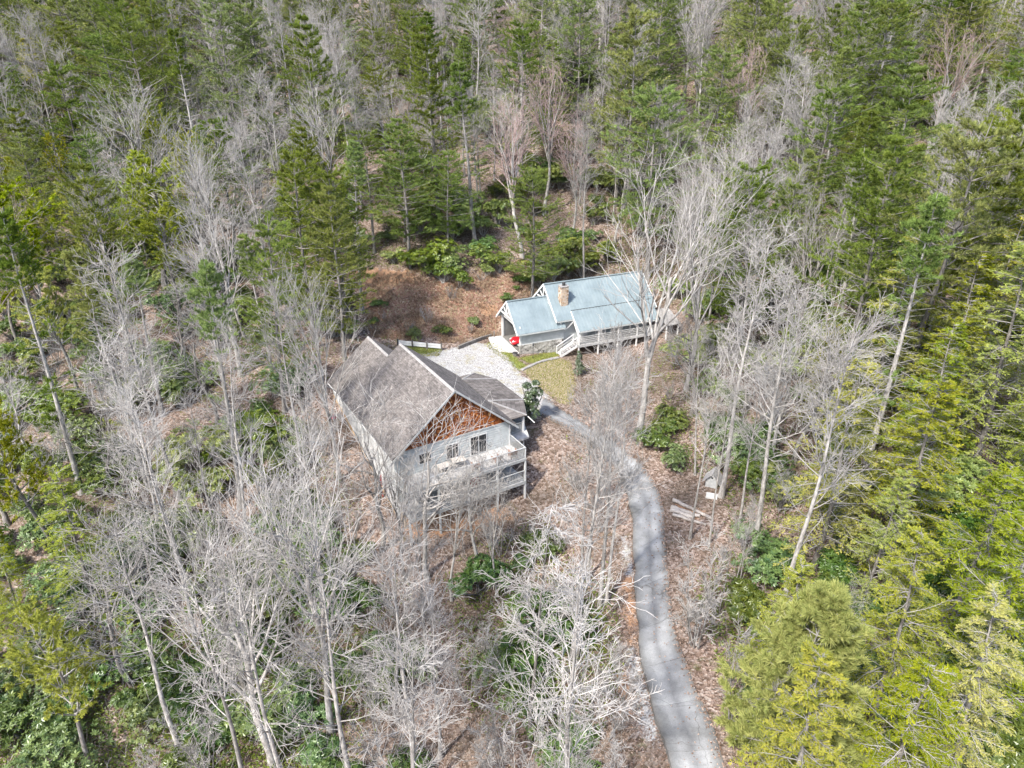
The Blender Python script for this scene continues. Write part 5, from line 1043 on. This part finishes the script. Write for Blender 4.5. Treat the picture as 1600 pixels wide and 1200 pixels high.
# fallen leaves
M['dead_leaf'] = leafmat("fallen_leaves", (.17, .11, .08), (.50, .40, .34), .1, 0, .01, .1)
x, y = scatter(42000, (200, 1500), (400, 1230), 1, g)
ii = g.integers(0, NS, 3200); side = g.random(3200) < .5; ed = np.where(side[:, None], L_[ii], R_[ii]); inn = np.where(side[:, None], R_[ii], L_[ii]); tt = np.minimum(g.exponential(.045, 3200), .9); tt = np.where(g.random(3200) < .12, g.random(3200), tt)
q = ed + (inn - ed) * tt[:, None] + g.normal(0, .10, (3200, 2)); xd, yd = q[:, 0], q[:, 1]; x, y = np.r_[x, xd], np.r_[y, yd]; k = len(x); c = np.stack([x, y, height(x, y) + g.uniform(.02, .10, k) + np.where(np.arange(k) >= k - 3200, .11, 0)], -1); d = g.normal(size=(k, 3)); d[:, 2] *= .35; Lf = Leaves()
Lf.add(blades(c, d, g.uniform(.10, .20, k), g.uniform(.07, .13, k), g, True, np.array([0, 0, 1.]) + g.normal(0, .45, (k, 3))), g.random(k)); tag(link("fallen_leaves", Lf.mesh("fallen_leaves", M['dead_leaf'])), "brown fallen leaves strewn over the ground", "leaves", kind="stuff")
# grass blades on the lawns
M['grass'] = leafmat("grass_blades", (.16, .20, .045), (.42, .38, .16), .25, 0, 0, 0)
pts = []
for pl, dn in [(q, 900) for q in GREEN] + [(LAWN[0], 2600)]:
    lo, hi = pl.min(0), pl.max(0); q = g.uniform(lo, hi, (dn * 3, 2)); pts.append(q[sdist(pl, q[:, 0], q[:, 1]) > -.2][:dn])
q = np.concatenate(pts); c = np.stack([q[:, 0], q[:, 1], height(q[:, 0], q[:, 1]) - .01], -1); Lf = Leaves(); tufts(Lf, c, np.tile([0, 0, 1.], (len(c), 1)), 4, .16, .035, .35, g, g.random(len(c)))
tag(link("grass", Lf.mesh("grass", M['grass'])), "short patchy grass of the yard", "grass", kind="stuff")

# ------------------------------------------------------------------ labels for the trees of the wood: look, stretch of wood, and count from the left within it
ROWS = [(45, "topmost row"), (95, "second row from top"), (160, "third row from top"), (240, "fourth row from top"), (330, "upper hillside"), (500, "level with blue roof"), (720, "level with the grey house"), (960, "lower wood"), (9999, "bottom edge")]
COLS = [(160, "left edge"), (330, "far left"), (500, "left"), (660, "inner left"), (820, "centre-left"), (980, "centre-right"), (1130, "inner right"), (1290, "right"), (1450, "far right"), (9999, "right edge")]
ORD = ["first", "second", "third", "fourth", "fifth", "sixth", "seventh", "eighth", "ninth", "tenth", "eleventh", "twelfth"] + [f"{k}th" if k not in (21, 22, 23, 31, 32, 33) else f"{k}" + {1: "st", 2: "nd", 3: "rd"}[k % 10] for k in range(13, 80)]
GROUPS = {'vase': "bare maples of the wood", 'oak': "crooked bare trees of the wood", 'pole': "slender bare trees of the wood", 'clump': "bare saplings of the wood", 'pine': "white pines of the wood", 'gaunt': "gaunt pines", 'pitch': "bright pines on the left slope", 'hemlock': "hemlocks of the wood", 'rhodo': "rhododendrons under the trees", 'laurel': "laurels under the trees", 'feather': "feathery bare trees"}
cells = {}
for p in PLANTS:
    if p['form'] in GROUPS: p['o']["group"] = GROUPS[p['form']]
    if p['label']: continue
    z = hz(p['x'], p['y']); px, py, _ = project(p['x'], p['y'], z + p['h'] * .6)
    lk = INFO[p['form']][3]
    if p['form'] == 'vase': lk = "reddish bare maple" if p['v'] in (1, 3) else lk
    elif p['form'] not in ('rhodo', 'clump', 'laurel'): lk = ("tall " if p['h'] > .5 * sum(SIZE[p['form']]) else "short ") + lk
    elif p['form'] == 'laurel': lk = ("large " if p['h'] > 3.4 else "small ") + lk
    elif p['form'] == 'clump': lk = ("large " if p['h'] > 5.5 else "small ") + lk
    else: lk = ("large " if p['h'] > 2.5 else "small ") + lk
    row = next(n for l, n in ROWS if py < l); col = next(n for l, n in COLS if px < l); cells.setdefault((lk, row, col), []).append((px, p))
for (lk, row, col), ps in cells.items():
    ps.sort(key=lambda q: q[0])
    for i, (px, p) in enumerate(ps):
        p['o']["label"] = f"{lk}, {row}, {col}" + (f", {ORD[i]} such from left" if len(ps) > 1 else "")
